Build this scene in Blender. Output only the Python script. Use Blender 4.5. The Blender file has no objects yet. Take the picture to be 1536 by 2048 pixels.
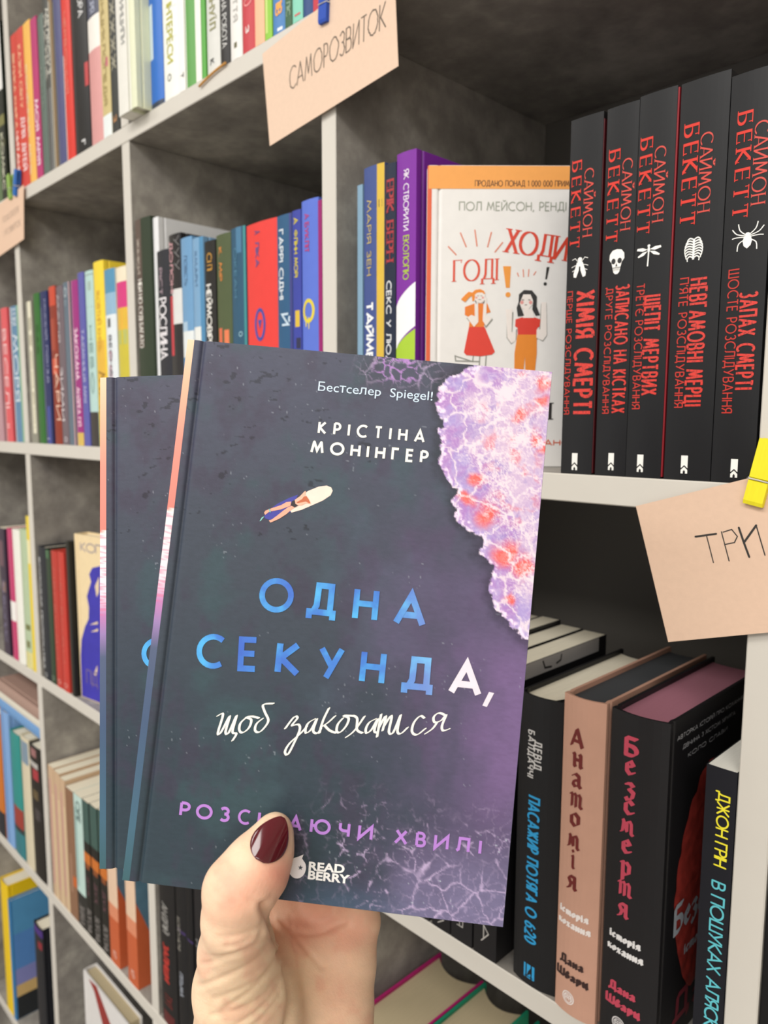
import bpy, math, random
import numpy as np
from mathutils import Vector, Matrix, noise
# ------------------------------------------------------------------ camera, world, light, exposure
CAM_LOC = (1.203, -0.4143, 1.5113)
CAM_R = [(0.698314, 0.715785, 0.003238), (0.085813, -0.079226, -0.993156), (-0.71063, 0.693812, -0.116748)]
FPX = 1515.55
PX, PZ, T, D = 0.35211, 0.36, 0.01753, 0.2919
sc = bpy.context.scene
C = sc.collection
cam_data = bpy.data.cameras.new('camera'); cam = bpy.data.objects.new('camera', cam_data); C.objects.link(cam)
cam_data.sensor_fit = 'VERTICAL'; cam_data.sensor_height = 36.0
cam_data.lens = FPX/2048*36.0
cam_data.clip_start = 0.01
cam.matrix_world = Matrix([[CAM_R[0][i], -CAM_R[1][i], -CAM_R[2][i], CAM_LOC[i]] for i in range(3)] + [[0, 0, 0, 1]])
cam_data.dof.use_dof = True; cam_data.dof.focus_distance = 0.335; cam_data.dof.aperture_fstop = 13.0
sc.camera = cam
wd = bpy.data.worlds.new('shop_ambient'); sc.world = wd; wd.use_nodes = True
bg = wd.node_tree.nodes['Background']; bg.inputs[0].default_value = (1.0, .985, .955, 1); bg.inputs[1].default_value = .95
sc.view_settings.view_transform = 'Standard'; sc.view_settings.look = 'None'
sc.view_settings.gamma = 1.0; sc.view_settings.use_curve_mapping = False
sc.view_settings.exposure = 0.0
def area(name, loc, size, power, col=(1, .972, .93), target=None):
    l = bpy.data.lights.new(name, 'AREA'); l.shape = 'RECTANGLE'; l.size, l.size_y = size; l.energy = power; l.color = col
    o = bpy.data.objects.new(name, l); C.objects.link(o); o.location = loc
    if target:
        o.rotation_euler = (Vector(target) - Vector(loc)).to_track_quat('-Z', 'Y').to_euler()
    return o
area('ceiling_panel_light', (0.9, -1.5, 2.93), (1.2, .6), 24)
area('ceiling_panel_light_far', (-0.9, -1.5, 2.93), (1.2, .6), 20)
area('ceiling_panel_light_right', (2.5, -1.9, 2.93), (1.2, .6), 42)
area('ceiling_panel_light_front', (1.4, -2.9, 2.93), (2.4, .6), 50)
# ------------------------------------------------------------------ measured sizes and places, in metres (z from the eye-level shelf)
BK = {
  'a0': (-0.0568, 0.0166, 0.225, 0, 'A'),
  'a1': (-0.04, 0.0225, 0.2445, 0, 'A'),
  'a2': (0.0242, 0.018, 0.2071, 0, 'A'),
  'a3': (0.0426, 0.0268, 0.2068, 0, 'A'),
  'a4': (0.0712, 0.0251, 0.206, 0, 'A'),
  'a5': (0.098, 0.0208, 0.2022, 0, 'A'),
  'a6': (0.1206, 0.0201, 0.1979, 0, 'A'),
  'a7': (0.1409, 0.0194, 0.225, 0, 'A'),
  'a7b': (0.1606, 0.0109, 0.225, 0, 'A'),
  'a8': (0.1718, 0.0249, 0.225, 0, 'A'),
  'a9': (0.1982, 0.0256, 0.225, 0, 'A'),
  'a10': (0.226, 0.0435, 0.225, 0, 'A'),
  'a11': (0.2723, 0.0335, 0.225, 0, 'A'),
  'a12': (0.3065, 0.0225, 0.225, 0, 'A'),
  'a13': (0.3302, 0.0174, 0.225, 0, 'A'),
  'a14': (0.3805, 0.023, 0.225, -0.016, 'A'),
  'a15': (0.4047, 0.0168, 0.225, -0.016, 'A'),
  'a16': (0.4218, 0.0267, 0.225, 0, 'A'),
  'a17': (0.4496, 0.0311, 0.225, 0, 'A'),
  'a18': (0.4817, 0.0116, 0.225, 0, 'A'),
  'a19': (0.4942, 0.0187, 0.225, 0, 'A'),
  'a20': (0.5141, 0.01, 0.225, 0, 'A'),
  'a21': (0.525, 0.0072, 0.225, 0, 'A'),
  'a22': (0.5337, 0.0225, 0.225, 0, 'A'),
  'a23': (0.5572, 0.0158, 0.225, 0, 'A'),
  'a24': (0.574, 0.0185, 0.225, 0, 'A'),
  'a25': (0.5934, 0.0193, 0.225, 0, 'A'),
  'a26': (0.6135, 0.0141, 0.225, 0, 'A'),
  'a27': (0.6285, 0.0101, 0.225, 0, 'A'),
  'a28': (0.6395, 0.0169, 0.225, 0, 'A'),
  'a29': (0.6571, 0.0095, 0.225, 0, 'A'),
  'a30': (0.6674, 0.0133, 0.225, 0, 'A'),
  'a31': (0.6814, 0.0122, 0.225, 0, 'A'),
  'a32': (0.6943, 0.0093, 0.225, 0, 'A'),
  'b0': (-0.1179, 0.026, 0.1891, 0, 'B'),
  'b1': (-0.082, 0.0293, 0.2052, 0, 'B'),
  'b2': (-0.0395, 0.0362, 0.2035, 0, 'B'),
  'b3': (0.0294, 0.0237, 0.2033, 0, 'B'),
  'b4': (0.0589, 0.0228, 0.2115, 0, 'B'),
  'b5': (0.0835, 0.0257, 0.2111, 0, 'B'),
  'b6': (0.1164, 0.0246, 0.2139, 0, 'B'),
  'b7': (0.1427, 0.0221, 0.2116, 0, 'B'),
  'b8': (0.1665, 0.0197, 0.2134, 0, 'B'),
  'b10': (0.1923, 0.0206, 0.2125, 0, 'B'),
  'b11': (0.2144, 0.0184, 0.2195, 0, 'B'),
  'b12': (0.2358, 0.0237, 0.2184, 0, 'B'),
  'b13': (0.261, 0.0284, 0.2259, 0, 'B'),
  'b14': (0.2908, 0.0285, 0.2125, 0, 'B'),
  'b15': (0.3231, 0.0258, 0.2107, 0, 'B'),
  'b16': (0.3746, 0.0349, 0.2551, 0, 'B'),
  'b17': (0.4098, 0.0119, 0.2524, 0.004, 'B'),
  'b18': (0.459, 0.0071, 0.2142, -0.024, 'B'),
  'b19': (0.4663, 0.0072, 0.2265, 0, 'B'),
  'b20': (0.4745, 0.022, 0.2192, 0, 'B'),
  'b21': (0.4975, 0.0202, 0.2153, 0, 'B'),
  'b22': (0.5205, 0.0194, 0.2085, 0, 'B'),
  'b23': (0.5417, 0.0256, 0.211, 0, 'B'),
  'b24': (0.5681, 0.0235, 0.2127, 0, 'B'),
  'b25': (0.5933, 0.0468, 0.2112, 0, 'B'),
  'b26': (0.6408, 0.0211, 0.2107, 0, 'B'),
  'b27': (0.6633, 0.0119, 0.2111, 0, 'B'),
  'b28': (0.6759, 0.0222, 0.2165, 0, 'B'),
  'b29': (0.6988, 0.0049, 0.213, 0, 'B'),
  'b30': (0.7472, 0.0058, 0.2146, 0, 'B'),
  'b31': (0.7537, 0.0226, 0.2257, 0, 'B'),
  'b32': (0.7773, 0.0119, 0.223, 0, 'B'),
  'b33': (0.7897, 0.0197, 0.2275, 0, 'B'),
  'k1': (0.9377, 0.0217, 0.2117, 0, 'B'),
  'k2': (0.9618, 0.0199, 0.2115, 0, 'B'),
  'k3': (0.982, 0.0216, 0.2127, 0, 'B'),
  'k4': (1.0056, 0.0262, 0.2122, 0, 'B'),
  'k5': (1.0323, 0.0225, 0.208, 0, 'B'),
  'c1': (-0.1492, 0.0303, 0.216, 0, 'C'),
  'c2': (-0.1071, 0.0242, 0.2187, 0, 'C'),
  'c3': (-0.0826, 0.0328, 0.2203, 0, 'C'),
  'c4': (-0.0475, 0.0291, 0.2242, 0, 'C'),
  'c5': (-0.0162, 0.0156, 0.2468, 0, 'C'),
  'c6': (0.0266, 0.0306, 0.205, 0, 'C'),
  'c7': (0.0592, 0.0178, 0.2032, 0, 'C'),
  'c8': (0.0789, 0.023, 0.2049, 0, 'C'),
  'c8b': (0.1037, 0.0223, 0.2065, 0, 'C'),
  'c9': (0.1363, 0.0107, 0.2243, 0, 'C'),
  'g1': (0.8332, 0.0185, 0.2258, 0, 'C'),
  'g2': (0.8528, 0.0205, 0.2314, 0, 'C'),
  'g3': (0.875, 0.0207, 0.2395, 0, 'C'),
  'p1': (0.9091, 0.0345, 0.2052, 0, 'C'),
  'p2': (0.9463, 0.03, 0.2197, -0.003, 'C'),
  'p3': (0.9805, 0.0358, 0.2183, -0.004, 'C'),
  'p4': (1.0388, 0.0169, 0.2012, 0, 'C'),
  'c20': (1.0745, 0.0085, 0.1642, 0, 'C'),
  'd0': (-0.2436, 0.043, 0.2339, 0, 'D'),
  'd1': (-0.1951, 0.0408, 0.2473, 0, 'D'),
  'd2': (-0.149, 0.0463, 0.2233, 0, 'D'),
  'd3': (-0.0977, 0.0389, 0.2306, 0, 'D'),
  'd4': (-0.0573, 0.0465, 0.2289, 0, 'D'),
  'd5': (0.0245, 0.0224, 0.2186, 0, 'D'),
  'd5b': (0.048, 0.0217, 0.2172, 0, 'D'),
  'd5c': (0.0707, 0.0195, 0.2135, 0, 'D'),
  'd6': (0.0906, 0.0288, 0.2064, 0, 'D'),
  'd7': (0.1213, 0.0302, 0.2078, 0, 'D'),
  'd8': (0.1518, 0.0221, 0.2095, 0, 'D'),
  'd9': (0.1775, 0.0246, 0.2117, 0, 'D'),
  'd10': (0.2056, 0.0236, 0.2145, 0, 'D'),
  'd11': (0.23, 0.0294, 0.2028, 0, 'D'),
  'd12': (0.2847, 0.0286, 0.2187, 0, 'D'),
  'd13': (0.3782, 0.0387, 0.2359, 0, 'D'),
  'd14': (0.4206, 0.0243, 0.2539, 0, 'D'),
  'd15': (0.4461, 0.0141, 0.2644, 0, 'D'),
  'd16': (0.4625, 0.0423, 0.2712, 0, 'D'),
  'd17': (0.5069, 0.044, 0.2895, 0, 'D'),
  'e1': (-0.2524, 0.04, 0.2769, 0, 'E'),
  'e2': (-0.2121, 0.0101, 0.2376, 0, 'E'),
  'e3': (-0.0809, 0.0393, 0.2796, 0, 'E'),
}
KB = {
  'k1': {'a': (0.9391, 0.9474, 0.1877, 0.1367), 'b': (0.9481, 0.9548, 0.1815, 0.1424), 'i': (0.941, 0.9531, 0.1314, 0.119), 't': (0.9448, 0.9584, 0.1113, 0.0369), 's': (0.9386, 0.9438, 0.1116, 0.0367), 'l': (0.9459, 0.9498, 0.0128, 0.0023)},
  'k2': {'a': (0.9634, 0.9725, 0.188, 0.1359), 'b': (0.9727, 0.9793, 0.1814, 0.1419), 'i': (0.966, 0.9769, 0.1319, 0.1178), 't': (0.9714, 0.9803, 0.1115, 0.0372), 's': (0.9652, 0.9711, 0.1108, 0.037), 'l': (0.9709, 0.9745, 0.0136, 0.0034)},
  'k3': {'a': (0.9828, 0.9921, 0.1897, 0.1374), 'b': (0.992, 0.999, 0.1832, 0.143), 'i': (0.9833, 0.9988, 0.1316, 0.1195), 't': (0.9897, 0.9997, 0.1034, 0.0472), 's': (0.9843, 0.9908, 0.1105, 0.0395), 'l': (0.9894, 0.9932, 0.0133, 0.0032)},
  'k4': {'a': (1.0078, 1.0181, 0.1902, 0.1378), 'b': (1.0175, 1.0247, 0.1839, 0.1433), 'i': (1.0114, 1.0222, 0.1309, 0.1178), 't': (1.0155, 1.0255, 0.1094, 0.0407), 's': (1.0097, 1.0163, 0.1104, 0.04), 'l': (1.0156, 1.0194, 0.0136, 0.0036)},
  'k5': {'a': (1.0359, 1.0454, 0.1891, 0.1365), 'b': (1.0451, 1.0526, 0.1824, 0.142), 'i': (1.0365, 1.0529, 0.1342, 0.1157), 't': (1.0422, 1.0517, 0.0992, 0.049), 's': (1.036, 1.0432, 0.1113, 0.0368), 'l': (1.0428, 1.0464, 0.0126, 0.0028)},
}
P1 = {'dev': (0.9238, 0.9302, 0.1795, 0.1588), 'bal': (0.9184, 0.9242, 0.1852, 0.1517), 'tit': (0.9197, 0.9299, 0.1393, 0.0318), 'logo': (0.9201, 0.929, 0.0153, 0.005)}
P2 = {'let': [(0.9579, 0.1921), (0.9588, 0.1769), (0.9585, 0.1634), (0.9587, 0.1501), (0.9584, 0.1367), (0.9579, 0.1216), (0.958, 0.1077), (0.9576, 0.093)], 'l1': [(0.9484, 0.0695), (0.9703, 0.0709)], 'l2': [(0.9476, 0.0613), (0.9719, 0.0629)], 'l3': [(0.95, 0.0365), (0.9682, 0.0404)], 'l4': [(0.9475, 0.0279), (0.9718, 0.0312)], 'em': (0.9578, 0.0117)}
P3 = {'let': [(0.9957, 0.1982), (0.9954, 0.1849), (0.9957, 0.1709), (0.9956, 0.1596), (0.995, 0.1469), (0.9952, 0.1344), (0.995, 0.1199), (0.995, 0.1068), (0.9944, 0.0922)], 'l1': [(0.9854, 0.0712), (1.0068, 0.0723)], 'l2': [(0.9843, 0.0626), (1.0087, 0.0649)], 'l3': [(0.9864, 0.0383), (1.005, 0.043)], 'l4': [(0.9846, 0.0298), (1.0084, 0.0335)], 'em': (0.9946, 0.0158)}
P4 = {'a': (1.0457, 1.0528, 0.188, 0.1437), 'b': (1.0452, 1.0531, 0.1349, 0.0387)}
FO = dict(o=(0.8315, -0.0102, 0.0),u=(0.6983, 0.7158, 0.0),w=.14,h=0.2079)
FOL = {'band': [(-0.0, 0.1923)], 'prod': [(0.033, 0.1944), (0.0949, 0.1946), (0.0329, 0.1986)], 'pol': [(0.0224, 0.1783), (0.0954, 0.1786), (0.0223, 0.1847)], 'hodi': [(0.0548, 0.15), (0.0965, 0.1442), (0.059, 0.1688)], 'godi': [(0.0197, 0.1295), (0.0516, 0.1311), (0.0189, 0.1459)], 'ex1': [(0.057, 0.1411), (0.0594, 0.1256), (0.0593, 0.1213)], 'ex2': [(0.0872, 0.1407), (0.0859, 0.1322), (0.0857, 0.129)], 'lady1': [(0.0384, 0.119)], 'lady2': [(0.0736, 0.1181)], 'sc': [(-0.0573, 0.2181), (-0.0472, 0.2181)]}
def fc(x, y):
    """points of the facing cover, measured on a 1536 px wide drawing, in metres on the cover"""
    return (0.0001010 * x + -0.05730, 0.21810 - 0.0000984 * y)
HELD1 = [(0.73519, 0.671947, -0.089341), (-0.67512, 0.713991, -0.185552), (-0.060893, 0.196732, 0.978565), (0.9303, -0.2537, 1.5438)]
HELD2 = [(0.717538, 0.695587, 0.036025), (-0.678383, 0.709646, -0.19026), (-0.157907, 0.11208, 0.981073), (0.8748, -0.2653, 1.5308)]
TITLE = [('О', (37.41, 103.74), (50.75, 103.51), 0.0133), ('Д', (55.89, 103.66), (67.68, 103.63), 0.0133), ('Н', (73.94, 103.6), (83.55, 103.54), 0.0133), ('А', (89.74, 103.67), (102.25, 103.66), 0.0133), ('С', (15.56, 127.63), (26.16, 127.45), 0.0133), ('Е', (32.09, 127.37), (39.92, 126.92), 0.0133), ('К', (46.44, 127.18), (56.3, 127.14), 0.0133), ('У', (63.19, 127.43), (73.04, 127.0), 0.0133), ('Н', (79.06, 127.06), (88.67, 127.05), 0.0133), ('Д', (95.14, 127.92), (107.46, 127.69), 0.0133), ('А', (113.16, 127.54), (125.81, 127.49), 0.0133)]
COMMA = [(128.57, 124.84), (130.56, 125.02), (128.3, 130.51), (126.54, 130.15)]
SUBT = {'best': [(51.32, 15.76), (96.37, 15.57)], 'kri': [(52.98, 32.86), (94.98, 32.6)], 'mon': [(50.93, 40.68), (97.09, 40.47)], 'read': [(67.43, 197.82), (80.98, 197.44)], 'berry': [(67.5, 201.06), (83.23, 201.02)], 'berryc': (63.14, 197.61), 'tip': (64.37, 192.78), 'star': (64.36, 197.36)}
SERIES = [('Р', (16.03, 183.95), (20.3, 183.99)), ('О', (22.43, 184.0), (28.82, 184.06)), ('З', (31.33, 184.08), (35.58, 184.12)), ('С', (38.67, 184.15), (43.29, 184.19)), ('І', (45.99, 184.22), (47.52, 184.23)), ('К', (51.17, 184.26), (55.4, 184.3)), ('А', (58.08, 184.33), (63.25, 184.37)), ('Ю', (66.3, 184.4), (74.13, 184.47)), ('Ч', (77.18, 184.5), (81.55, 184.54)), ('И', (84.4, 184.56), (90.29, 184.62)), ('Х', (98.24, 184.69), (103.53, 184.74)), ('В', (106.36, 184.76), (110.32, 184.8)), ('И', (113.14, 184.82), (118.97, 184.87)), ('Л', (121.22, 184.9), (126.84, 184.95)), ('І', (129.65, 184.97), (131.52, 184.99))]
SCRIPT = [[(26.43, 145.05), (28.52, 144.18), (27.33, 151.27), (28.51, 150.98), (31.16, 144.53), (30.24, 150.55), (31.49, 150.81), (33.78, 144.08), (32.88, 150.26), (34.49, 150.87), (33.27, 153.6)], [(37.33, 144.64), (35.56, 146.81), (35.45, 149.42), (36.92, 150.2), (39.09, 148.0), (39.56, 145.03), (37.45, 144.31), (39.82, 143.73), (42.44, 144.08)], [(43.9, 144.08), (41.73, 146.36), (41.54, 148.91), (43.28, 149.27), (45.4, 146.67), (46.1, 144.31), (44.41, 141.49), (43.54, 138.82), (47.41, 138.01)], [(52.92, 146.86), (55.79, 142.22), (57.18, 142.46), (55.33, 145.42), (57.68, 144.77), (58.52, 146.64), (56.86, 151.92), (54.95, 156.45), (53.79, 155.4), (55.27, 152.1), (58.85, 148.17), (61.1, 145.17)], [(63.81, 142.05), (61.58, 143.71), (60.7, 146.0), (61.05, 147.69), (62.81, 146.16), (64.6, 141.96), (63.64, 146.46), (65.34, 147.3), (66.57, 145.36)], [(68.77, 137.41), (67.03, 142.16), (66.12, 147.13)], [(66.37, 144.98), (69.1, 142.72), (71.38, 140.11)], [(67.62, 143.91), (69.98, 145.76), (72.45, 146.35)], [(74.47, 140.56), (72.74, 143.1), (72.62, 145.71), (74.0, 145.95), (76.1, 143.13), (76.61, 140.32), (74.61, 139.6), (78.74, 139.3)], [(78.17, 139.21), (79.87, 140.12), (80.22, 144.24), (82.41, 145.33)], [(82.55, 139.04), (79.31, 144.73), (76.41, 147.56)], [(86.91, 139.51), (84.67, 141.01), (83.57, 143.48), (83.98, 145.16), (85.74, 143.63), (87.7, 139.42), (86.8, 143.9), (88.06, 144.55)], [(88.78, 137.57), (88.07, 146.11)], [(88.3, 142.96), (90.23, 138.44), (90.66, 138.78), (89.95, 143.56)], [(90.07, 142.37), (92.33, 137.97), (92.87, 138.54), (92.35, 143.68), (93.97, 143.89), (96.08, 137.24)], [(96.21, 136.99), (95.54, 142.94), (96.91, 143.96), (99.27, 141.35)], [(105.21, 137.18), (103.56, 136.58), (101.45, 139.32), (101.08, 142.72), (103.07, 143.67), (105.98, 141.0)], [(113.2, 135.37), (110.51, 134.64), (108.7, 136.41), (109.28, 138.3), (111.57, 137.42), (113.33, 135.12), (112.14, 139.15), (112.72, 141.04), (115.0, 140.16)], [(110.29, 138.03), (108.73, 140.7), (106.17, 142.93)]]
FOAM = [(111.67, 0.92), (106.95, 2.75), (102.36, 5.96), (98.84, 10.07), (98.0, 17.5), (102.17, 24.24), (100.5, 27.16), (101.84, 32.95), (101.4, 40.46), (105.33, 46.94), (109.87, 49.82), (107.7, 53.54), (110.4, 59.5), (115.8, 65.55), (118.92, 66.01), (121.04, 68.12), (119.79, 73.26), (125.54, 77.3), (125.43, 86.52), (129.07, 94.93), (134.19, 98.96), (141.95, 104.97), (159.4, 105.76), (147.98, -29.36), (111.11, -26.11)]
CORAL = [(131.71, 17.89, 4.5), (139.13, 14.24, 3.5), (115.7, 43.97, 4), (120.41, 57.14, 6), (129.72, 70.72, 6.5), (136.39, 76.77, 6.5), (132.4, 89.62, 3), (137.56, 7.47, 4), (112.69, 53.05, 4), (136.41, 27.28, 3), (141.53, 30.71, 4)]
SURF = {'board': [(46.22, 64.57), (45.05, 63.28), (49.51, 57.21), (51.89, 55.44), (55.77, 53.4), (58.77, 52.72), (60.62, 53.26), (61.31, 54.52), (60.69, 56.37), (57.87, 58.69), (54.01, 60.86), (50.15, 63.03)], 'tail': [(35.68, 66.77), (37.46, 64.29), (40.26, 61.71), (44.58, 58.98), (47.99, 57.36), (47.23, 59.74), (46.46, 62.12), (46.18, 64.19), (43.28, 65.76), (40.37, 67.32), (37.9, 68.21), (36.19, 67.87)], 'fin': [(35.84, 67.06), (34.87, 67.56), (34.15, 69.09), (34.53, 69.05), (35.18, 67.97)], 'leg1': [(45.62, 60.28), (43.74, 60.73), (41.84, 62.07), (38.17, 63.71), (35.98, 64.82), (35.55, 65.63), (36.04, 66.48), (37.55, 65.05), (42.02, 63.71), (45.55, 61.95)], 'leg2': [(45.93, 61.97), (44.71, 62.55), (43.08, 63.99), (40.77, 66.26), (38.9, 67.98), (37.73, 68.48), (38.48, 69.25), (41.67, 67.45), (44.26, 65.4), (46.1, 63.43), (47.27, 62.42)], 'torso': [(46.95, 59.51), (48.82, 57.92), (50.39, 55.85), (50.88, 55.59), (50.84, 57.6), (52.22, 58.48), (53.47, 60.53), (51.4, 60.35), (49.72, 61.41), (47.94, 61.59), (47.09, 60.78)], 'hair': [(49.71, 58.99), (50.36, 57.9), (51.35, 57.55), (51.94, 58.25), (53.14, 59.93), (52.8, 60.34), (51.33, 59.72), (48.35, 60.65), (47.69, 60.46), (49.47, 59.14)], 'brief': [(45.98, 60.07), (46.95, 59.56), (47.37, 61.01), (48.58, 61.53), (47.27, 62.42), (45.92, 61.87), (45.61, 61.82)], 'cuff': [(37.18, 64.06), (37.73, 63.96), (38.21, 65.24), (37.71, 65.34)]}
CARD1 = [(0.6307, 0.3474), (0.6397, 0.2695), (0.7961, 0.2858), (0.7927, 0.3446)]
CARD1T = [(0.6682, 0.3061), (0.7835, 0.3165), (0.6651, 0.3205)]
CARD2 = [(0.9922, -0.0162), (1.0154, -0.0923), (1.0681, -0.076), (1.0521, 0.0028)]
TRI = [[(1.0279, -0.0302), (1.039, -0.0274)], [(1.0339, -0.0289), (1.0384, -0.0432)], [(1.0417, -0.026), (1.0466, -0.0412)], [(1.0426, -0.0261), (1.047, -0.0242), (1.0501, -0.0276), (1.0488, -0.031), (1.0443, -0.0325)], [(1.0506, -0.0229), (1.0536, -0.0305), (1.0567, -0.0377)], [(1.0536, -0.0305), (1.0592, -0.0208)], [(1.0592, -0.0208), (1.0644, -0.0358)]]
PIN2 = [(1.0576, -0.0103), (1.0629, 0.0224)]
PIN1 = [(0.7151, 0.3424), (0.7184, 0.3665)]
CARD0 = [(0.0618, 0.3627), (0.051, 0.2883), (-0.0506, 0.2817), (-0.1973, 0.2798)]
PIN0 = [(0.0157, 0.3503), (0.0084, 0.3827), (0.0361, 0.3496), (0.0406, 0.379)]
STICK = [(0.5238, 0.3532), (0.5706, 0.3598)]
ZB = 1.48                                        # height of the shelf at eye level (top face)
ROWZ = dict(A=ZB+.36, B=ZB, C=ZB-.36, D=ZB-.72, E=ZB-1.08)
rnd = random.Random(7)
# ------------------------------------------------------------------ helpers
def lin(c):
    if isinstance(c, str):
        c = [int(c[i:i+2], 16)/255 for i in (0, 2, 4)]
    return tuple((v/12.92 if v <= .04045 else ((v+.055)/1.055)**2.4) for v in c)
_mats = {}
def mat(col, rough=.5, var=.06, scale=60., spec=.4, coat=0., bump=0., stretch=None, key=None, sss=0.):
    k = key or (col, rough, var, scale, spec, coat, bump, stretch, sss)
    if k in _mats: return _mats[k]
    m = bpy.data.materials.new('material_%s' % (col if isinstance(col, str) else 'mixed')); m.use_nodes = True
    nt = m.node_tree; b = nt.nodes['Principled BSDF']
    r, g, bl = lin(col)
    tc = nt.nodes.new('ShaderNodeTexCoord'); mp = nt.nodes.new('ShaderNodeMapping'); no = nt.nodes.new('ShaderNodeTexNoise')
    nt.links.new(tc.outputs['Object'], mp.inputs[0]); nt.links.new(mp.outputs[0], no.inputs[0])
    if stretch: mp.inputs['Scale'].default_value = stretch
    no.inputs['Scale'].default_value = scale; no.inputs['Detail'].default_value = 4
    mx = nt.nodes.new('ShaderNodeMix'); mx.data_type = 'RGBA'
    mx.inputs[6].default_value = (r*(1-var), g*(1-var), bl*(1-var), 1)
    mx.inputs[7].default_value = (min(1, r*(1+var)), min(1, g*(1+var)), min(1, bl*(1+var)), 1)
    nt.links.new(no.outputs['Fac'], mx.inputs[0]); nt.links.new(mx.outputs[2], b.inputs['Base Color'])
    b.inputs['Roughness'].default_value = rough; b.inputs['Specular IOR Level'].default_value = spec
    if coat: b.inputs['Coat Weight'].default_value = coat; b.inputs['Coat Roughness'].default_value = .05
    if sss:
        b.inputs['Subsurface Weight'].default_value = sss; b.inputs['Subsurface Radius'].default_value = (.004, .0018, .001); b.inputs['Subsurface Scale'].default_value = 1
    if bump:
        bp = nt.nodes.new('ShaderNodeBump'); bp.inputs['Strength'].default_value = bump; bp.inputs['Distance'].default_value = .0005
        nt.links.new(no.outputs['Fac'], bp.inputs['Height']); nt.links.new(bp.outputs[0], b.inputs['Normal'])
    _mats[k] = m
    return m
def laminate():
    m = bpy.data.materials.new('concrete_laminate'); m.use_nodes = True; nt = m.node_tree; b = nt.nodes['Principled BSDF']
    tc = nt.nodes.new('ShaderNodeTexCoord')
    n1 = nt.nodes.new('ShaderNodeTexNoise'); n1.inputs['Scale'].default_value = 11; n1.inputs['Detail'].default_value = 8; n1.inputs['Roughness'].default_value = .68
    n2 = nt.nodes.new('ShaderNodeTexNoise'); n2.inputs['Scale'].default_value = 60; n2.inputs['Detail'].default_value = 6
    geo = nt.nodes.new('ShaderNodeNewGeometry')
    for n in (n1, n2): nt.links.new(geo.outputs['Position'], n.inputs[0])
    ad = nt.nodes.new('ShaderNodeMath'); ad.operation = 'MULTIPLY_ADD'; ad.inputs[1].default_value = .28
    nt.links.new(n2.outputs['Fac'], ad.inputs[0]); nt.links.new(n1.outputs['Fac'], ad.inputs[2])
    cr = nt.nodes.new('ShaderNodeValToRGB'); e = cr.color_ramp.elements
    e[0].position = .44; e[0].color = lin('7a7571')+(1,); e[1].position = .86; e[1].color = lin('bfbab1')+(1,)
    k = cr.color_ramp.elements.new(.64); k.color = lin('99948d')+(1,)
    nt.links.new(ad.outputs[0], cr.inputs[0]); nt.links.new(cr.outputs[0], b.inputs['Base Color'])
    b.inputs['Roughness'].default_value = .55; b.inputs['Specular IOR Level'].default_value = .35
    return m
LAM = laminate()
EDGE = mat('d0cbc2', .5, .03, 30)
def mesh(name, verts, faces, m, parent=None, smooth=False, mats=None, fmat=None):
    me = bpy.data.meshes.new(name); me.from_pydata([tuple(v) for v in verts], [], faces); me.update()
    for k in (mats or [m]): me.materials.append(k)
    if fmat is not None: me.polygons.foreach_set('material_index', fmat)
    if smooth: me.polygons.foreach_set('use_smooth', [True]*len(me.polygons))
    o = bpy.data.objects.new(name, me); C.objects.link(o)
    if parent: o.parent = parent
    return o
def box_vf(x0, x1, y0, y1, z0, z1):
    v = [(x, y, z) for x in (x0, x1) for y in (y0, y1) for z in (z0, z1)]
    f = [(0, 1, 3, 2), (4, 6, 7, 5), (0, 4, 5, 1), (2, 3, 7, 6), (0, 2, 6, 4), (1, 5, 7, 3)]
    return v, f
def bevel_box(x0, x1, y0, y1, z0, z1, r=.001):
    """box with chamfered edges: 24 corner vertices"""
    import itertools
    V = []; idx = {}
    for sx, sy, sz in itertools.product((0, 1), repeat=3):
        X = (x0, x1)[sx]; Y = (y0, y1)[sy]; Z = (z0, z1)[sz]; dx = r*(1-2*sx); dy = r*(1-2*sy); dz = r*(1-2*sz)
        for a, p in enumerate(((X, Y+dy, Z+dz), (X+dx, Y, Z+dz), (X+dx, Y+dy, Z))):
            idx[(sx, sy, sz, a)] = len(V); V.append(p)
    F = []
    def q(l): F.append(tuple(idx[t] for t in l))
    for s in (0, 1):
        q([(s, 0, 0, 0), (s, 0, 1, 0), (s, 1, 1, 0), (s, 1, 0, 0)] if s == 0 else [(s, 0, 0, 0), (s, 1, 0, 0), (s, 1, 1, 0), (s, 0, 1, 0)])
        q([(0, s, 0, 1), (1, s, 0, 1), (1, s, 1, 1), (0, s, 1, 1)] if s == 0 else [(0, s, 0, 1), (0, s, 1, 1), (1, s, 1, 1), (1, s, 0, 1)])
        q([(0, 0, s, 2), (0, 1, s, 2), (1, 1, s, 2), (1, 0, s, 2)] if s == 0 else [(0, 0, s, 2), (1, 0, s, 2), (1, 1, s, 2), (0, 1, s, 2)])
    for a, b in itertools.product((0, 1), repeat=2):
        q([(0, a, b, 1), (1, a, b, 1), (1, a, b, 2), (0, a, b, 2)])
        q([(a, 0, b, 0), (a, 1, b, 0), (a, 1, b, 2), (a, 0, b, 2)])
        q([(a, b, 0, 0), (a, b, 1, 0), (a, b, 1, 1), (a, b, 0, 1)])
    for sx, sy, sz in itertools.product((0, 1), repeat=3):
        q([(sx, sy, sz, 0), (sx, sy, sz, 1), (sx, sy, sz, 2)])
    return V, F
def empty(name, loc=(0, 0, 0), rot=(0, 0, 0)):
    o = bpy.data.objects.new(name, None); C.objects.link(o); o.location = loc; o.rotation_euler = rot; o.empty_display_size = .02
    return o
def tag(o, label=None, cat=None, group=None, kind=None):
    for k, v in (('label', label), ('category', cat), ('group', group), ('kind', kind)):
        if v: o[k] = v
    return o
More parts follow.
